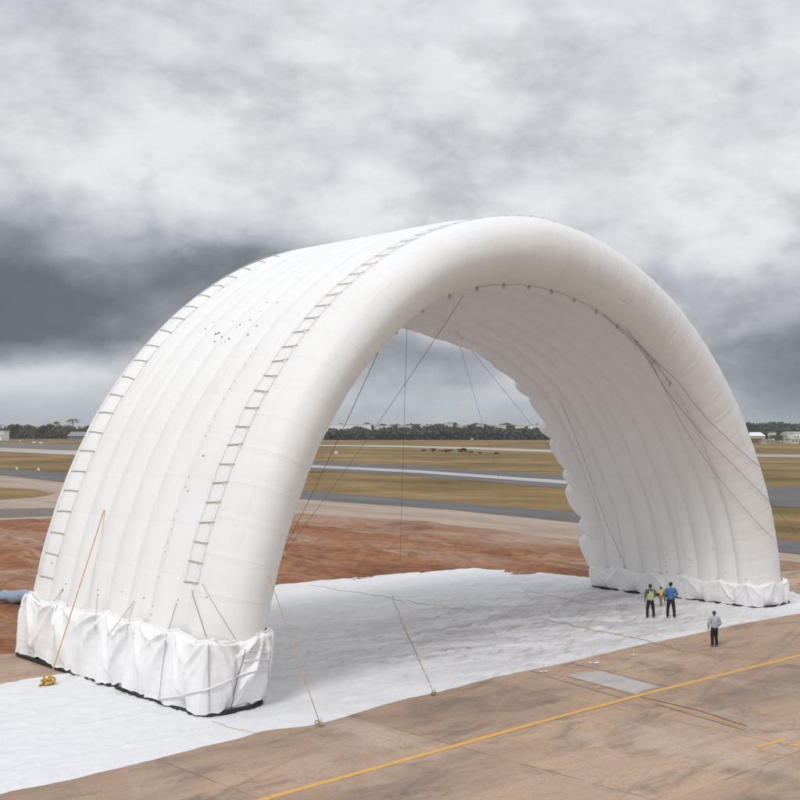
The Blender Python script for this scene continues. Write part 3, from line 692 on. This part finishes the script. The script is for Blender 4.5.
for x, y, lab in [(320, 725, 'small brown anchor knot at the sheet edge below the tan guy rope'), (434, 694, 'small brown anchor knot at the sheet edge at the end of the slack tan rope')]:
    c = gg(x, y, .08); e = empty('anchor_knot', tuple(c)); mb = MB()
    for i in range(4): torus(mb, c + Vector((rng.gauss(0, .05), rng.gauss(0, .05), .03 * i)), (rng.gauss(0, .4), rng.gauss(0, .4), 1), .065, .022)
    mb.build('coil', M['tanrope'], e); mb = MB(); mb.tube([c + Vector((0, 0, -.03)), c + Vector((.03, .02, .22))], .02, 6); mb.build('peg', M['steel'], e)
    tag(e, lab, 'rope anchor', 'anchor knots along the sheet edge')
def strapthing(pts, w, label, z=.10, m_='tanrope'):
    mb = MB(); P = [gg(*p, z) for p in pts]; q = []
    for a, b in zip(P[:-1], P[1:]): q += [a.lerp(b, i / 12) for i in range(12)]
    q.append(P[-1]); q = [a.lerp(b, i / 5) for a, b in zip(q[:-1], q[1:]) for i in range(5)]; q = [p + Vector((noise.noise(p * .8) * .12, noise.noise(p * .8 + Vector((9, 0, 0))) * .12, 0)) for p in q]; q = [lay(p, w * .4) for p in q]
    mb.tube(q, w * .32, 5); o_ = mesh('ground_strap', [np.array(v_) - np.array(q[0]) for v_ in mb.v], mb.f, M[m_]); o_.location = q[0]
    tag(o_, label, 'strap', 'straps laid across the white sheet')
strapthing([(541, 619), (590, 629), (668, 645), (685, 651)], .05, 'tan strap lying across the sheet left of the workers')
strapthing([(310, 585), (400, 600), (470, 611)], .035, 'tan strap lying across the rear of the sheet under the arch')
strapthing([(530, 592), (590, 604), (640, 612)], .03, 'thin tan strap between the far leg and the workers')
strapthing([(211, 722), (240, 729), (261, 733)], .03, 'short tan strap from the near front corner of the leg to the sheet edge')

# blue cloth bundle by the left foot
def blue():
    c = gp(9, 604); mb = MB(); v = []; n1_, n2_ = 26, 14
    for i in range(n1_):
        for j in range(n2_):
            a = 2 * math.pi * j / n2_; t = i / (n1_ - 1); rr = math.sin(math.pi * min(max(t, .02), .98)) ** .6
            k_ = 1 + .35 * noise.fractal(Vector((t * 5, math.cos(a) * 1.5, math.sin(a) * 1.5)), 1, 2, 3)
            v.append((c[0] - .9 + t * 2.6, c[1] + math.cos(a) * .45 * rr * k_, .06 + .36 + math.sin(a) * .38 * rr * k_))
    o_ = mesh('cloth_bundle', [np.array(q) - c for q in v], grid(n1_, n2_, True), plain('blue_cloth', (.30, .36, .46), .8)); o_.location = c
    tag(o_, 'pale blue cloth bundle lying on red dirt behind the near leg', 'cloth bundle')
blue()

# ------------------------------------------------------------------ people
def skin(name, verts, edges, radii, m_, parent, sub=2, root=0):
    me = bpy.data.meshes.new(name); me.from_pydata(verts, edges, []); o_ = bpy.data.objects.new(name, me); COL.objects.link(o_)
    o_.modifiers.new('s', 'SKIN'); sm = o_.modifiers.new('d', 'SUBSURF'); sm.levels = sub; sm.render_levels = sub
    for i, r_ in enumerate(radii):
        d = me.skin_vertices[0].data[i]; d.radius = r_ if hasattr(r_, '__len__') else (r_, r_); d.use_root = i == root
    dg = bpy.context.evaluated_depsgraph_get(); dg.update()
    m2 = bpy.data.meshes.new_from_object(o_.evaluated_get(dg)); m2.materials.clear(); m2.materials.append(m_)
    m2.polygons.foreach_set('use_smooth', [True] * len(m2.polygons)); bpy.data.objects.remove(o_)
    if parent is None: return m2
    o2 = bpy.data.objects.new(name, m2); COL.objects.link(o2); o2.parent = parent; return o2
SKIN = plain('skin', (.28, .15, .10), .6); SKIND = plain('darker_skin', (.16, .085, .055), .6)
def person(loc, ht, face, label, top, pants, hairm, skinm, shirt='tee', arms=((.10, -.02), (.10, -.02)), stance=.13, hair='short', twist=0.0, vest=None, cap=None, bag=False, elbow=.10, step=(.0, .0)):
    """built 1.75 m tall facing local +Y, then scaled"""
    e = empty('person', loc, face); e.scale = (ht / 1.75,) * 3; tag(e, label, 'person')
    V = [(0, 0, .98), (0, .0, 1.12), (0, .01, 1.30), (0, 0, 1.44), (0, .01, 1.52)]; E_ = [(0, 1), (1, 2), (2, 3), (3, 4)]; RA = [(.155, .11), (.14, .10), (.165, .11), (.10, .075), (.052, .055)]
    legs = []
    hands = []
    for s_ in (-1, 1):
        n_ = len(V); fy = step[0] if s_ < 0 else step[1]
        V += [(s_ * .09, 0, .93), (s_ * (stance * .9), .03 + fy * .5, .50), (s_ * stance, -.01 + fy, .09), (s_ * (stance + .02), .13 + fy, .045)]
        E_ += [(0, n_), (n_, n_ + 1), (n_ + 1, n_ + 2), (n_ + 2, n_ + 3)]; RA += [.088, .058, .04, .035]; legs.append(V[n_:n_ + 4])
        n_ = len(V); hx, hy = arms[0 if s_ < 0 else 1]
        sh = (s_ * .185, 0, 1.43); el_ = (s_ * (.23 + elbow), -.05 + hy * .3, 1.14); wr = (s_ * (.16 + hx), .06 + hy, .92 if hy < .12 else 1.05); pm = (wr[0] * 1.0, wr[1] + .025, wr[2] - .075)
        V += [sh, el_, wr, pm]; E_ += [(3, n_), (n_, n_ + 1), (n_ + 1, n_ + 2), (n_ + 2, n_ + 3)]; RA += [.06, .042, .028, (.034, .022)]
        hands.append((sh, el_, wr))
        pi = n_ + 3
        for q, (dx, ln) in enumerate(((-.030, .062), (-.011, .075), (.010, .07), (.029, .055))):
            m0 = len(V); V += [(pm[0] + dx * .3, pm[1] + dx, pm[2] - .035), (pm[0] - s_ * .012, pm[1] + dx, pm[2] - .035 - ln * .6), (pm[0] - s_ * .035, pm[1] + dx, pm[2] - .035 - ln)]
            E_ += [(pi, m0), (m0, m0 + 1), (m0 + 1, m0 + 2)]; RA += [.010, .009, .008]
        m0 = len(V); V += [(pm[0] - s_ * .01, pm[1] + .042, pm[2] + .01), (pm[0] - s_ * .025, pm[1] + .06, pm[2] - .03)]; E_ += [(pi, m0), (m0, m0 + 1)]; RA += [.012, .010]
    bm_ = skin('body', V, E_, RA, skinm, None, 2)
    # head with face joined into the body mesh
    bm = bmesh.new(); bm.from_mesh(bm_)
    def addball(c, r, n=14, m2=10, fn=None):
        mb_ = MB(); mb_.ball((0, 0, 0), r, n, m2); vs = []
        for p in mb_.v:
            p = Vector(p)
            if fn: p = fn(p)
            p.rotate(__import__('mathutils').Euler((0, 0, twist))); vs.append(bm.verts.new(p + Vector(c)))
        for f_ in mb_.f:
            try: bm.faces.new([vs[i] for i in f_]).smooth = True
            except ValueError: pass
    def headfn(p):
        if p.z < 0: p.x *= 1 + p.z * 2.6; p.y *= 1 + p.z * .9
        return p
    hc = Vector((0, .02, 1.635))
    rz = lambda x, y, z: hc + Vector((x * math.cos(twist) - y * math.sin(twist), x * math.sin(twist) + y * math.cos(twist), z))
    addball(hc, (.077, .098, .118), fn=headfn)
    addball(rz(0, .098, -.018), (.013, .02, .024), 8, 6); addball(rz(-.078, -.005, -.01), (.010, .018, .028), 8, 6); addball(rz(.078, -.005, -.01), (.010, .018, .028), 8, 6)
    addball(rz(0, .088, -.058), (.024, .008, .008), 8, 6)
    bm.to_mesh(bm_); bm.free(); b = bpy.data.objects.new('body', bm_); COL.objects.link(b); b.parent = e
    for s_ in (-1, 1): eb = MB(); eb.ball(rz(s_ * .03, .086, .008), (.011, .008, .008), 8, 6); eb.build('eye', M['patch'], e, world=False)
    # hair or cap
    hb = MB(); hb.ball((0, 0, 0), (.086, .106, .118), 18, 12); vs = []
    for p in hb.v:
        p = Vector(p)
        lim = -.055 if hair == 'short' else -.10
        if p.y > .02: lim = .045 if p.y > .05 else .0
        if p.z < lim: p = p * .80; p.z = max(p.z, lim) 
        p *= 1 + .03 * noise.noise(p * 40); p.y -= .006; p.z += .008
        vs.append(rz(*p))
    mesh('hair', [tuple(v_) for v_ in vs], hb.f, hairm, e, world=False)
    if cap:
        cb = MB(); cb.ball((0, 0, 0), (.094, .112, .09), 18, 10); vs = [rz(p[0], p[1] - .004, max(p[2], 0) + .055) for p in cb.v]; mesh('cap', [tuple(v_) for v_ in vs], cb.f, cap, e, world=False)
        pb = MB(); pv = [rz(math.sin(a) * .085, .085 + math.cos(a) * .075, .06 - .012 * abs(math.sin(a))) for a in np.linspace(-1.5, 1.5, 9)]
        pb.add(pv + [q + Vector((0, 0, .01)) for q in pv], [tuple(range(9)), tuple(range(17, 8, -1))] + [(i, i + 1, 10 + i, 9 + i) for i in range(8)]); pb.build('cap_peak', cap, e, world=False)
    # shirt
    V = [(0, 0, .85), (0, 0, 1.10), (0, .01, 1.28), (0, 0, 1.425), (0, .005, 1.475)]; E_ = [(0, 1), (1, 2), (2, 3), (3, 4)]
    f_ = 1.22 if shirt == 'tee' else 1.34
    RA = [(.178 * f_ / 1.1, .128 * f_ / 1.1), (.160 * f_ / 1.1, .122 * f_ / 1.1), (.185 * f_ / 1.12, .132 * f_ / 1.1), (.125, .09), (.066, .068)]
    for i, (sh, el_, wr) in enumerate(hands):
        n_ = len(V); V += [sh, tuple(np.array(sh) * .45 + np.array(el_) * .55), el_]; E_ += [(3, n_), (n_, n_ + 1), (n_ + 1, n_ + 2)]; RA += [.080 * f_ / 1.12, .066 * f_ / 1.12, .056 * f_]
        if shirt != 'tee': V += [tuple(np.array(wr) * .5 + np.array(el_) * .5), tuple(np.array(wr) * .95 + np.array(el_) * .05)]; E_ += [(n_ + 2, n_ + 3), (n_ + 3, n_ + 4)]; RA += [.052, .044]
    skin('jacket' if shirt != 'tee' else 'shirt', V, E_, RA, top, e)
    # trousers
    V = [(0, 0, 1.10), (0, 0, .93)]; E_ = [(0, 1)]; RA = [(.155, .115), (.178, .132)]
    for l in legs:
        n_ = len(V); V += [(l[0][0], l[0][1], .86), l[1], tuple(np.array(l[2]) + np.array((0, 0, .14))), tuple(np.array(l[2]) + np.array((0, 0, -.02)))]
        E_ += [(1, n_), (n_, n_ + 1), (n_ + 1, n_ + 2), (n_ + 2, n_ + 3)]; RA += [(.108, .114), .090, .076, .078]
    skin('trousers', V, E_, RA, pants, e)
    for l in legs:
        skin('shoe', [(l[2][0], l[2][1] - .05, .045), (l[2][0], l[2][1] + .05, .042), (l[3][0], l[3][1] + .03, .035)], [(0, 1), (1, 2)], [(.042, .042), (.046, .04), (.038, .03)], M['patch'], e)
    if vest:
        hv, rf = vest
        V = [(0, 0, .86), (0, 0, 1.10), (0, .01, 1.28), (0, 0, 1.45)]; skin('vest', V, [(0, 1), (1, 2), (2, 3)], [(.215, .165), (.205, .160), (.220, .168), (.165, .125)], hv, e)
        for z_, a_, b_ in ((1.02, .205, .160), (1.16, .205, .160)):
            sb = MB(); vs = []
            for i in range(28):
                w = 2 * math.pi * i / 28
                for zz in (-.025, .025): vs.append((math.cos(w) * a_, math.sin(w) * b_, z_ + zz))
            sb.add(vs, [(2 * i, (2 * i + 2) % 56, (2 * i + 3) % 56, 2 * i + 1) for i in range(28)]); sb.build('reflective_band', rf, e, world=False)
        for s_ in (-1, 1):
            sb = MB(); strip(sb, [(s_ * .095, -.165, 1.18), (s_ * .095, -.172, 1.30), (s_ * .09, -.135, 1.43)], [(0, -1, 0), (0, -1, 0), (0, -1, .5)], .045, .01); sb.build('reflective_band', rf, e, False, world=False)
    if bag:
        bb = MB(); bb.box((-.24, .0, .93), (.09, .17, .20)); bb.box((-.24, .0, 1.045), (.095, .175, .03)); bb.build('waist_pouch', M['patch'], e, False, world=False)
    return e
black = plain('black_cloth', (.022, .022, .026), .85); hairb = plain('black_hair', (.02, .017, .015), .7); hairbr = plain('brown_hair', (.10, .045, .025), .7)
hv = plain('lime_vest_fabric', (.42, .50, .10), .7, var=.25, sc=6); greyband = plain('reflective_grey', (.42, .45, .46), .5)
P1 = gp(650.5, 620); P2 = gp(671, 620); P3 = gp(661, 607.5); P4 = gp(714.5, 647.5)
zt = .09
person((P1[0], P1[1], zt), 1.76, R(8), 'worker in lime high-visibility vest and black trousers with back to the camera', plain('dark_green_shirt', (.07, .09, .07)), black, hairb, SKIND, vest=(hv, greyband), stance=.17, elbow=.06, arms=((.08, .05), (.10, .16)))
person((P2[0], P2[1], zt), 1.84, R(-6), 'worker in bright blue shirt, dark cap and black trousers standing on the white sheet', plain('blue_cloth_shirt', (.055, .16, .36), .8, var=.15), black, hairb, SKIN, cap=plain('dark_cap', (.035, .03, .035)), bag=True, stance=.16, elbow=.09, arms=((.14, .06), (.06, .20)), twist=-.5)
person((P3[0], P3[1], zt), 1.06, R(30), 'small figure in yellow top and tan trousers between the vest and blue-shirt workers', plain('yellow_cloth', (.70, .52, .06), .8), plain('tan_trousers', (.25, .19, .11)), hairb, SKIND, stance=.07, elbow=.02, arms=((.05, .05), (.05, .12)))
person((P4[0], P4[1], .032), 1.62, R(12), 'lone person in light grey jacket and black trousers on the bare concrete', plain('grey_jacket', (.40, .43, .50), .8), black, hairbr, SKIN, shirt='jacket', stance=.11, elbow=.10, arms=((.07, .08), (.03, .06)), twist=.35)

# ------------------------------------------------------------------ distant trees and buildings
def leaves(n, lobes, size, seed):
    q = np.random.default_rng(seed); k_ = q.integers(0, len(lobes), n); L_ = np.array(lobes)[k_]
    d = q.normal(size=(n, 3)); d /= np.linalg.norm(d, axis=1)[:, None]; r_ = q.uniform(.35, 1.08, n)[:, None] ** .5
    c = L_[:, :3] + d * r_ * L_[:, 3:6]
    a = q.normal(size=(n, 3)); a /= np.linalg.norm(a, axis=1)[:, None]; b = np.cross(a, q.normal(size=(n, 3))); b /= np.linalg.norm(b, axis=1)[:, None]
    s_ = size * q.uniform(.5, 1.3, n)[:, None]
    v = np.stack([c - a * s_, c - b * s_ * .6, c + a * s_, c + b * s_ * .6], 1).reshape(-1, 3)
    return v, [(4 * i, 4 * i + 1, 4 * i + 2, 4 * i + 3) for i in range(n)]
def make_tree(name, h, w, lm, seed, palm=False):
    q = random.Random(seed); e = empty(name, (0, 0, 0)); tr = MB()
    if palm:
        tr.tube([(0, 0, -.2), (.2, 0, h * .4), (.1, 0, h * .88)], [.3, .22, .18], 7); tr.build('trunk', M['bark'], e, world=False)
        cr = MB()
        for i in range(22):
            a = q.uniform(0, 6.28); rise = q.uniform(-.2, 1.0); L_ = w * q.uniform(.7, 1.0); pts = []; nn = []
            for t in np.linspace(0, 1, 7): pts.append((.1 + math.cos(a) * L_ * t, math.sin(a) * L_ * t, h * .88 + rise * t * 2.2 - 2.8 * t * t)); nn.append((0, 0, 1))
            strip(cr, pts, nn, .55, .04)
        cr.build('crown', M[lm], e, False, world=False); return e
    tr.tube([(0, 0, -.2), (.1, 0, h * .3), (0, .1, h * .7)], [h * .035, h * .025, h * .01], 7)
    lobes = [(0, 0, h * .62, w * .34, w * .34, h * .30)]
    for i in range(9):
        a = q.uniform(0, 6.28); r_ = w * q.uniform(.2, .42); z = h * q.uniform(.3, .82); s_ = w * q.uniform(.13, .24)
        lobes.append((math.cos(a) * r_, math.sin(a) * r_, z, s_, s_, s_ * q.uniform(.6, 1.0)))
        if i < 5: tr.tube([(0, 0, h * .3), (math.cos(a) * r_ * .9, math.sin(a) * r_ * .9, z)], [h * .014, h * .005], 5)
    tr.build('trunk', M['bark'], e, world=False)
    v, f = leaves(700, lobes, h * .055, seed); mesh('crown', v, f, M[lm], e, False, world=False)
    return e
def copy_tree(o_):
    c = o_.copy(); COL.objects.link(c)
    for ch in o_.children:
        d = ch.copy(); COL.objects.link(d); d.parent = c
    return c
protos = [make_tree('bushy_tree', 11, 11, 'leafd', 1), make_tree('bushy_tree', 10, 12, 'leafg', 2), make_tree('bushy_tree', 8, 12, 'leafo', 3), make_tree('bushy_tree', 12, 9, 'leafd', 4)]
used = set(); 
ORD = {}
def tree(kind, px, ybase, topy, label, group, dd=0.0):
    base = gp(px, ybase); D = base[1] + dd; X_ = (px - 400) / F * D; hh = (427.5 - topy) / F * D + H
    ph = (11, 10, 8, 12)[kind]
    o_ = protos[kind] if kind not in used else copy_tree(protos[kind]); used.add(kind)
    o_.location = (X_, D, 0); s_ = hh / ph / .97; o_.scale = (s_ * rng.uniform(.9, 1.15), s_, s_); o_.rotation_euler.z = rng.uniform(0, 6.28)
    tag(o_, label, 'tree', group); ORD.setdefault(group, []).append((px, o_)); return o_
labs = ['dark bushy tree in the far cluster left of the arch', 'mid green rounded tree in the far cluster left of the arch', 'low olive-coloured tree in the far cluster left of the arch', 'dark narrow tree in the far cluster left of the arch']
for i, (px, t, kd) in enumerate([(-22, 424.5, 0), (-12, 425, 2), (4, 428, 2), (9, 424, 1), (14, 423.5, 0), (19, 423, 3), (25, 425, 2), (30, 424, 0), (36, 426, 1), (42, 424.5, 3), (48, 423, 0), (53, 424.5, 1), (58, 425, 0), (63, 424.5, 2), (68, 426, 0),
                           (76, 425.5, 2), (82, 426, 1), (88, 424.5, 3), (94, 425, 0), (100, 425, 1), (33, 430, 2), (46, 431, 2), (3, 432, 1)]):
    tree(kd, px, 438.8 + rng.uniform(-.8, .8), t + .5, labs[kd], 'trees in the far cluster left of the arch', rng.uniform(0, 25))
pt = make_tree('palm_tree', 14, 5.5, 'leafd', 11, True); D = gp(73, 438)[1]; pt.location = ((73 - 400) / F * D, D, 0); s_ = ((427.5 - 418.2) / F * D + H) / 13.6; pt.scale = (s_, s_, s_)
tag(pt, 'tall palm rising above the far trees left of the arch', 'palm tree')
pt2 = make_tree('slender_palm', 14, 3.0, 'leafd', 12, True); D = gp(57, 438)[1]; pt2.location = ((56.5 - 400) / F * D, D, 0); s_ = ((427.5 - 421.0) / F * D + H) / 13.6; pt2.scale = (s_, s_, s_)
tag(pt2, 'thin palm with small dark crown above the far trees left of the arch', 'palm tree')
labs = ['dark bushy tree among the far houses right of the arch', 'mid green rounded tree among the far houses right of the arch', 'low olive-coloured tree among the far houses right of the arch', 'dark narrow tree among the far houses right of the arch']
for px, t, kd, yb in [(750, 427, 0, 439), (756, 428, 1, 438), (763, 429, 0, 437), (770, 428.5, 1, 437), (780, 428.5, 0, 437), (786, 428, 3, 437), (792, 430, 1, 438), (776, 434, 1, 442), (782, 435, 2, 443), (787, 437.5, 2, 443.5), (790, 438, 2, 443.3), (772, 434.5, 1, 441), (800, 429, 0, 438), (808, 430, 1, 440), (818, 429, 2, 440), (748, 421.5, 3, 438), (751.5, 423, 3, 438)]:
    tree(kd, px, yb, t, labs[kd], 'trees among the far houses right of the arch')
NUM = ['first', 'second', 'third', 'fourth', 'fifth', 'sixth', 'seventh', 'eighth', 'ninth', 'tenth', 'eleventh', 'twelfth', 'thirteenth', 'fourteenth', 'fifteenth', 'sixteenth', 'seventeenth', 'eighteenth', 'nineteenth', 'twentieth', 'twenty-first', 'twenty-second', 'twenty-third', 'twenty-fourth']
for g_, L_ in ORD.items():
    for i_, (px_, o_) in enumerate(sorted(L_, key=lambda q_: q_[0])):
        o_['label'] = o_['label'].split(' tree ')[0] + ' tree, ' + NUM[i_] + ' from left ' + ('in the far tree cluster' if 'cluster' in g_ else 'among the far houses')
def treeline(seed, x0, x1, D0, hgt, depth, n, mt, name, lab, sz):
    q = np.random.default_rng(seed); xs = q.uniform(x0, x1, n); dy = q.uniform(0, depth, n)
    top = np.array([hgt * (.80 + .20 * noise.fractal(Vector((x_ * .012, seed, 0)), 1, 2, 3) + .22 * noise.fractal(Vector((x_ * .07, seed, 2)), 1, 2, 3)) for x_ in xs])
    z = top * q.uniform(0, 1, n) ** .8; c = np.stack([xs, D0 + dy + .10 * np.abs(xs) * 0, z], 1)
    a = q.normal(size=(n, 3)); a /= np.linalg.norm(a, axis=1)[:, None]; b = np.cross(a, q.normal(size=(n, 3))); b /= np.linalg.norm(b, axis=1)[:, None]; s_ = sz * q.uniform(.5, 1.3, n)[:, None]
    v = np.stack([c - a * s_, c - b * s_ * .6, c + a * s_, c + b * s_ * .6], 1).reshape(-1, 3)
    return tag(mesh(name, v, [(4 * i, 4 * i + 1, 4 * i + 2, 4 * i + 3) for i in range(n)], M[mt], None, False), lab, 'woodland', kind='stuff')
treeline(1, -130, 330, 905, 7.6, 25, 26000, 'leaffar', 'distant_woods', 'long low dark belt of woodland across the far edge of the airfield', 1.5)
treeline(2, -600, -130, 1000, 9.5, 30, 12000, 'leaffar', 'distant_woods', 'continuing belt of woodland beyond the left cluster of trees', 2.0)
treeline(5, -60, 300, 985, 11.4, 30, 12000, 'leaffar', 'distant_woods', 'broken clumps of trees between the distant pale roofs', 1.4)
treeline(3, -200, 520, 1150, 14.8, 40, 26000, 'leafg', 'distant_woods', 'higher wooded ridge behind the distant pale roofs', 2.0)
treeline(4, 330, 800, 1000, 10.5, 40, 16000, 'leafg', 'distant_woods', 'wooded skyline behind the far houses right of the arch', 2.0)
def house(name, px, ybase, wpx, hpx, roof, wall, label, D=None, gable=False, dpt=12, win=5, topy=None):
    D = D or gp(px, ybase)[1]; X_ = (px - 400) / F * D; w = wpx / F * D
    h = hpx / F * D if topy is None else (427.5 - topy) / F * D + H
    e = empty(name, (X_, D, 0)); b = MB(); b.box((0, dpt / 2, h * .5), (w, dpt, h)); b.build('wall', wall, e, False, world=False)
    r_ = MB()
    if gable:
        hh = min(2.6, w * .2) + .6; v = [(-w / 2 - .5, -.6, h + .003), (w / 2 + .5, -.6, h + .003), (w / 2 + .5, dpt + .6, h + .003), (-w / 2 - .5, dpt + .6, h + .003), (-w / 2 + 1.2, dpt / 2, h + hh), (w / 2 - 1.2, dpt / 2, h + hh)]
        r_.add(v, [(0, 1, 5, 4), (2, 3, 4, 5), (1, 2, 5), (3, 0, 4), (3, 2, 1, 0)])
    else: r_.box((0, dpt / 2, h + .25), (w + .8, dpt + .8, .5))
    r_.build('roof', roof, e, False, world=False)
    for i in range(win):
        x_ = (-.5 + (i + .5) / win) * w; wb = MB(); wb.box((x_, -.03, min(h * .55, h - 1.2)), (w / win * .5, .12, min(1.5, h * .4))); wb.build('window', M['glass'], e, False, world=False)
    db = MB(); db.box((w * .5 - w / max(win, 2) * .02 - .8, -.035, 1.1), (1.0, .13, 2.2)); db.build('door', M['roofg'], e, False, world=False)
    return tag(e, label, 'building', 'far buildings beyond the airfield')
house('house', 0, 438, 8, 5, M['roofw'], M['white'], 'white building at the far left edge, half hidden by trees', D=860, topy=432)
house('house', 76, 440, 17, 4, M['roofg'], M['roofg'], 'low grey-roofed shed in front of the far trees left of the arch', gable=True, dpt=14)
for i, (px, w, ty, D, nm, lab) in enumerate([(345, 52, 424.6, 1000, 'warehouse', 'long white roofed warehouse seen above the woods just right of the near leg'), (383, 18, 425.4, 1010, 'warehouse', 'short pale warehouse beside the long white one'),
        (405, 14, 425.6, 1020, 'warehouse', 'pale block directly behind the hanging rope'), (425, 10, 424.8, 1020, 'house', 'small white house left of the middle of the far skyline'), (449, 8, 424.2, 1030, 'house', 'white house under the far ridge, centre of the opening'),
        (462, 9, 424.6, 1040, 'house', 'pale house right of the centre of the opening'), (480, 7, 425, 1030, 'house', 'small pale house left of the pair under the steep rope'), (501, 10, 424.4, 1030, 'house', 'white house under the lower end of the steep rope'),
        (520, 8, 424.9, 1040, 'house', 'small white house near the scalloped edge of the far leg'), (534, 9, 424.6, 1020, 'house', 'white house nearest the scalloped edge of the far leg')]):
    house(nm, px, 440, w, 5, M['roofw'], M['cream'] if i % 3 else M['white'], lab, D=D + [60, 90, 30, 70, 100, 20, 80, 40, 95, 50][i] - 20, topy=ty + [.5, 1.2, .9, 1.5, .3, 1.3, .8, 1.6, .5, 1.1][i], gable=False, win=max(3, int(w / 4)))
house('house', 758, 440, 14, 4, M['roofw'], M['cream'], 'long low white-roofed building just right of the far leg', D=760, topy=436.5, gable=True)
house('house', 755, 443, 12, 3, M['roofr'], M['roofr'], 'brown shed at the foot of the far leg side of the houses', D=700, topy=439.5)
house('house', 765, 443.5, 8, 3.4, M['roofr'], M['white'], 'small white house with brown roof between shed and olive trees', D=700, gable=True, topy=441.2)
house('house', 773, 438, 6, 4, M['roofr'], M['white'], 'small white house with brown roof high between the trees', D=900, topy=433)
house('house', 790, 440, 8, 5, M['roofg'], M['white'], 'white house with grey roof left of the big pale block', D=800, topy=434.5, gable=True)
house('block', 802, 443, 18, 6, M['roofw'], M['white'], 'largest pale block at the right edge of the photo', D=720, topy=433.2, win=6)
house('annexe', 796, 444, 9, 3, M['roofw'], M['cream'], 'low cream annexe in front of the largest pale block', D=700, topy=439.2, win=3)
# low shrubs in the dry grass beside the far runway
gname = 'low dark shrubs beside the far runway'
for i, (px, py, hh) in enumerate([(424, 451.5, 1.1), (433, 452.2, 1.5), (441, 452.4, 1.2), (449, 453.2, 1.8), (462, 453.6, 2.0), (469, 453.8, 1.5), (480, 454.0, .9), (497, 455.0, 1.0)]):
    c = gp(px, py); o_ = copy_tree(protos[(1, 0, 2)[i % 3]]); o_.name = 'shrub'; q_ = hh / 9.5; o_.location = tuple(c); o_.scale = (q_ * 2.0, q_ * 1.6, q_); o_.rotation_euler.z = rng.uniform(0, 6.28)
    tag(o_, 'low dark shrub beside the far runway, ' + NUM[i] + ' from the left of its row', 'shrub', gname)
# pale runway marker boards at the grass edges
mp = None
for i, (px, py, lab) in enumerate([(17, 470, 'small white marker board beside the taxiway, nearest the left edge of the photo'), (38.5, 471, 'small white marker board beside the taxiway, nearer the arch of two'), (20, 441.5, 'white marker board in front of the far trees, leftmost of four'), (34, 443.5, 'wide white marker board on the far road edge, second of four from the left'), (41, 443.8, 'wide white marker board on the far road edge, third of four from the left'), (91, 441.6, 'white marker board on the far road edge, beside the rear edge of the arch'), (336, 454.5, 'white marker board alone on the grass just right of the near leg'), (430, 439.6, 'white marker board at the foot of the woods, left of the close pair'), (440, 439.6, 'white marker board at the foot of the woods, right of the close pair'), (472, 440, 'wide white marker board at the foot of the woods, right of centre')]):
    c = gp(px, py); w = 1.1 if i > 1 else .5
    e = empty('marker_board', tuple(c)); b = MB(); b.box((0, 0, .75 if i > 1 else .4), (w * (2 if i in (3, 4, 9) else 1), .15, .7 if i > 1 else .5)); b.build('board', M['white'], e, False, world=False)
    for s_ in (-.3, .3): b = MB(); b.box((s_ * w, 0, .2), (.08, .08, .4)); b.build('post', M['steel'], e, False, world=False)
    tag(e, lab, 'marker board', 'small white runway marker boards')
# thin moist air that greys the far side of the airfield
mb = MB(); mb.box((0, 700, 11.5), (2600, 1560, 25.0)); hz_ = mb.build('haze', None, None, False)
hm = bpy.data.materials.new('haze_air'); hm.use_nodes = True; q = NT(hm.node_tree); o = q.new('ShaderNodeOutputMaterial'); pvn = q.new('ShaderNodeVolumePrincipled')
pvn.inputs['Color'].default_value = (.80, .84, .88, 1); pvn.inputs['Density'].default_value = .00013; q.t.links.new(pvn.outputs[0], o.inputs['Volume'])
hz_.data.materials.clear(); hz_.data.materials.append(hm); tag(hz_, 'thin grey haze hanging over the airfield', 'haze', kind='stuff')
# scraps of white plastic on the apron
for x, y, s_, lab in [(634, 655.5, .22, 'small white plastic scrap on the concrete below the workers'), (594, 663, .30, 'flat pale plastic scrap beside the front edge of the sheet'), (543, 671.5, .25, 'white plastic scrap by the corner of the pale concrete patch')]:
    c = gp(x, y, .04); v = []
    for i in range(6):
        for j in range(5): v.append((s_ * ((i / 5 - .5) * 1.4 + .5 * noise.noise(Vector((i * .7, j * .8, x)))), s_ * ((j / 4 - .5) * (1 - abs(i / 5 - .5)) + .5 * noise.noise(Vector((x, i * .8, j * .7)))), .01 + .07 * abs(noise.noise(Vector((i * .9, j * .9, x))))))
    o_ = mesh('plastic_scrap', v, grid(6, 5), M['skirt']); o_.location = tuple(c); tag(o_, lab, 'plastic scrap', 'plastic scraps on the apron')
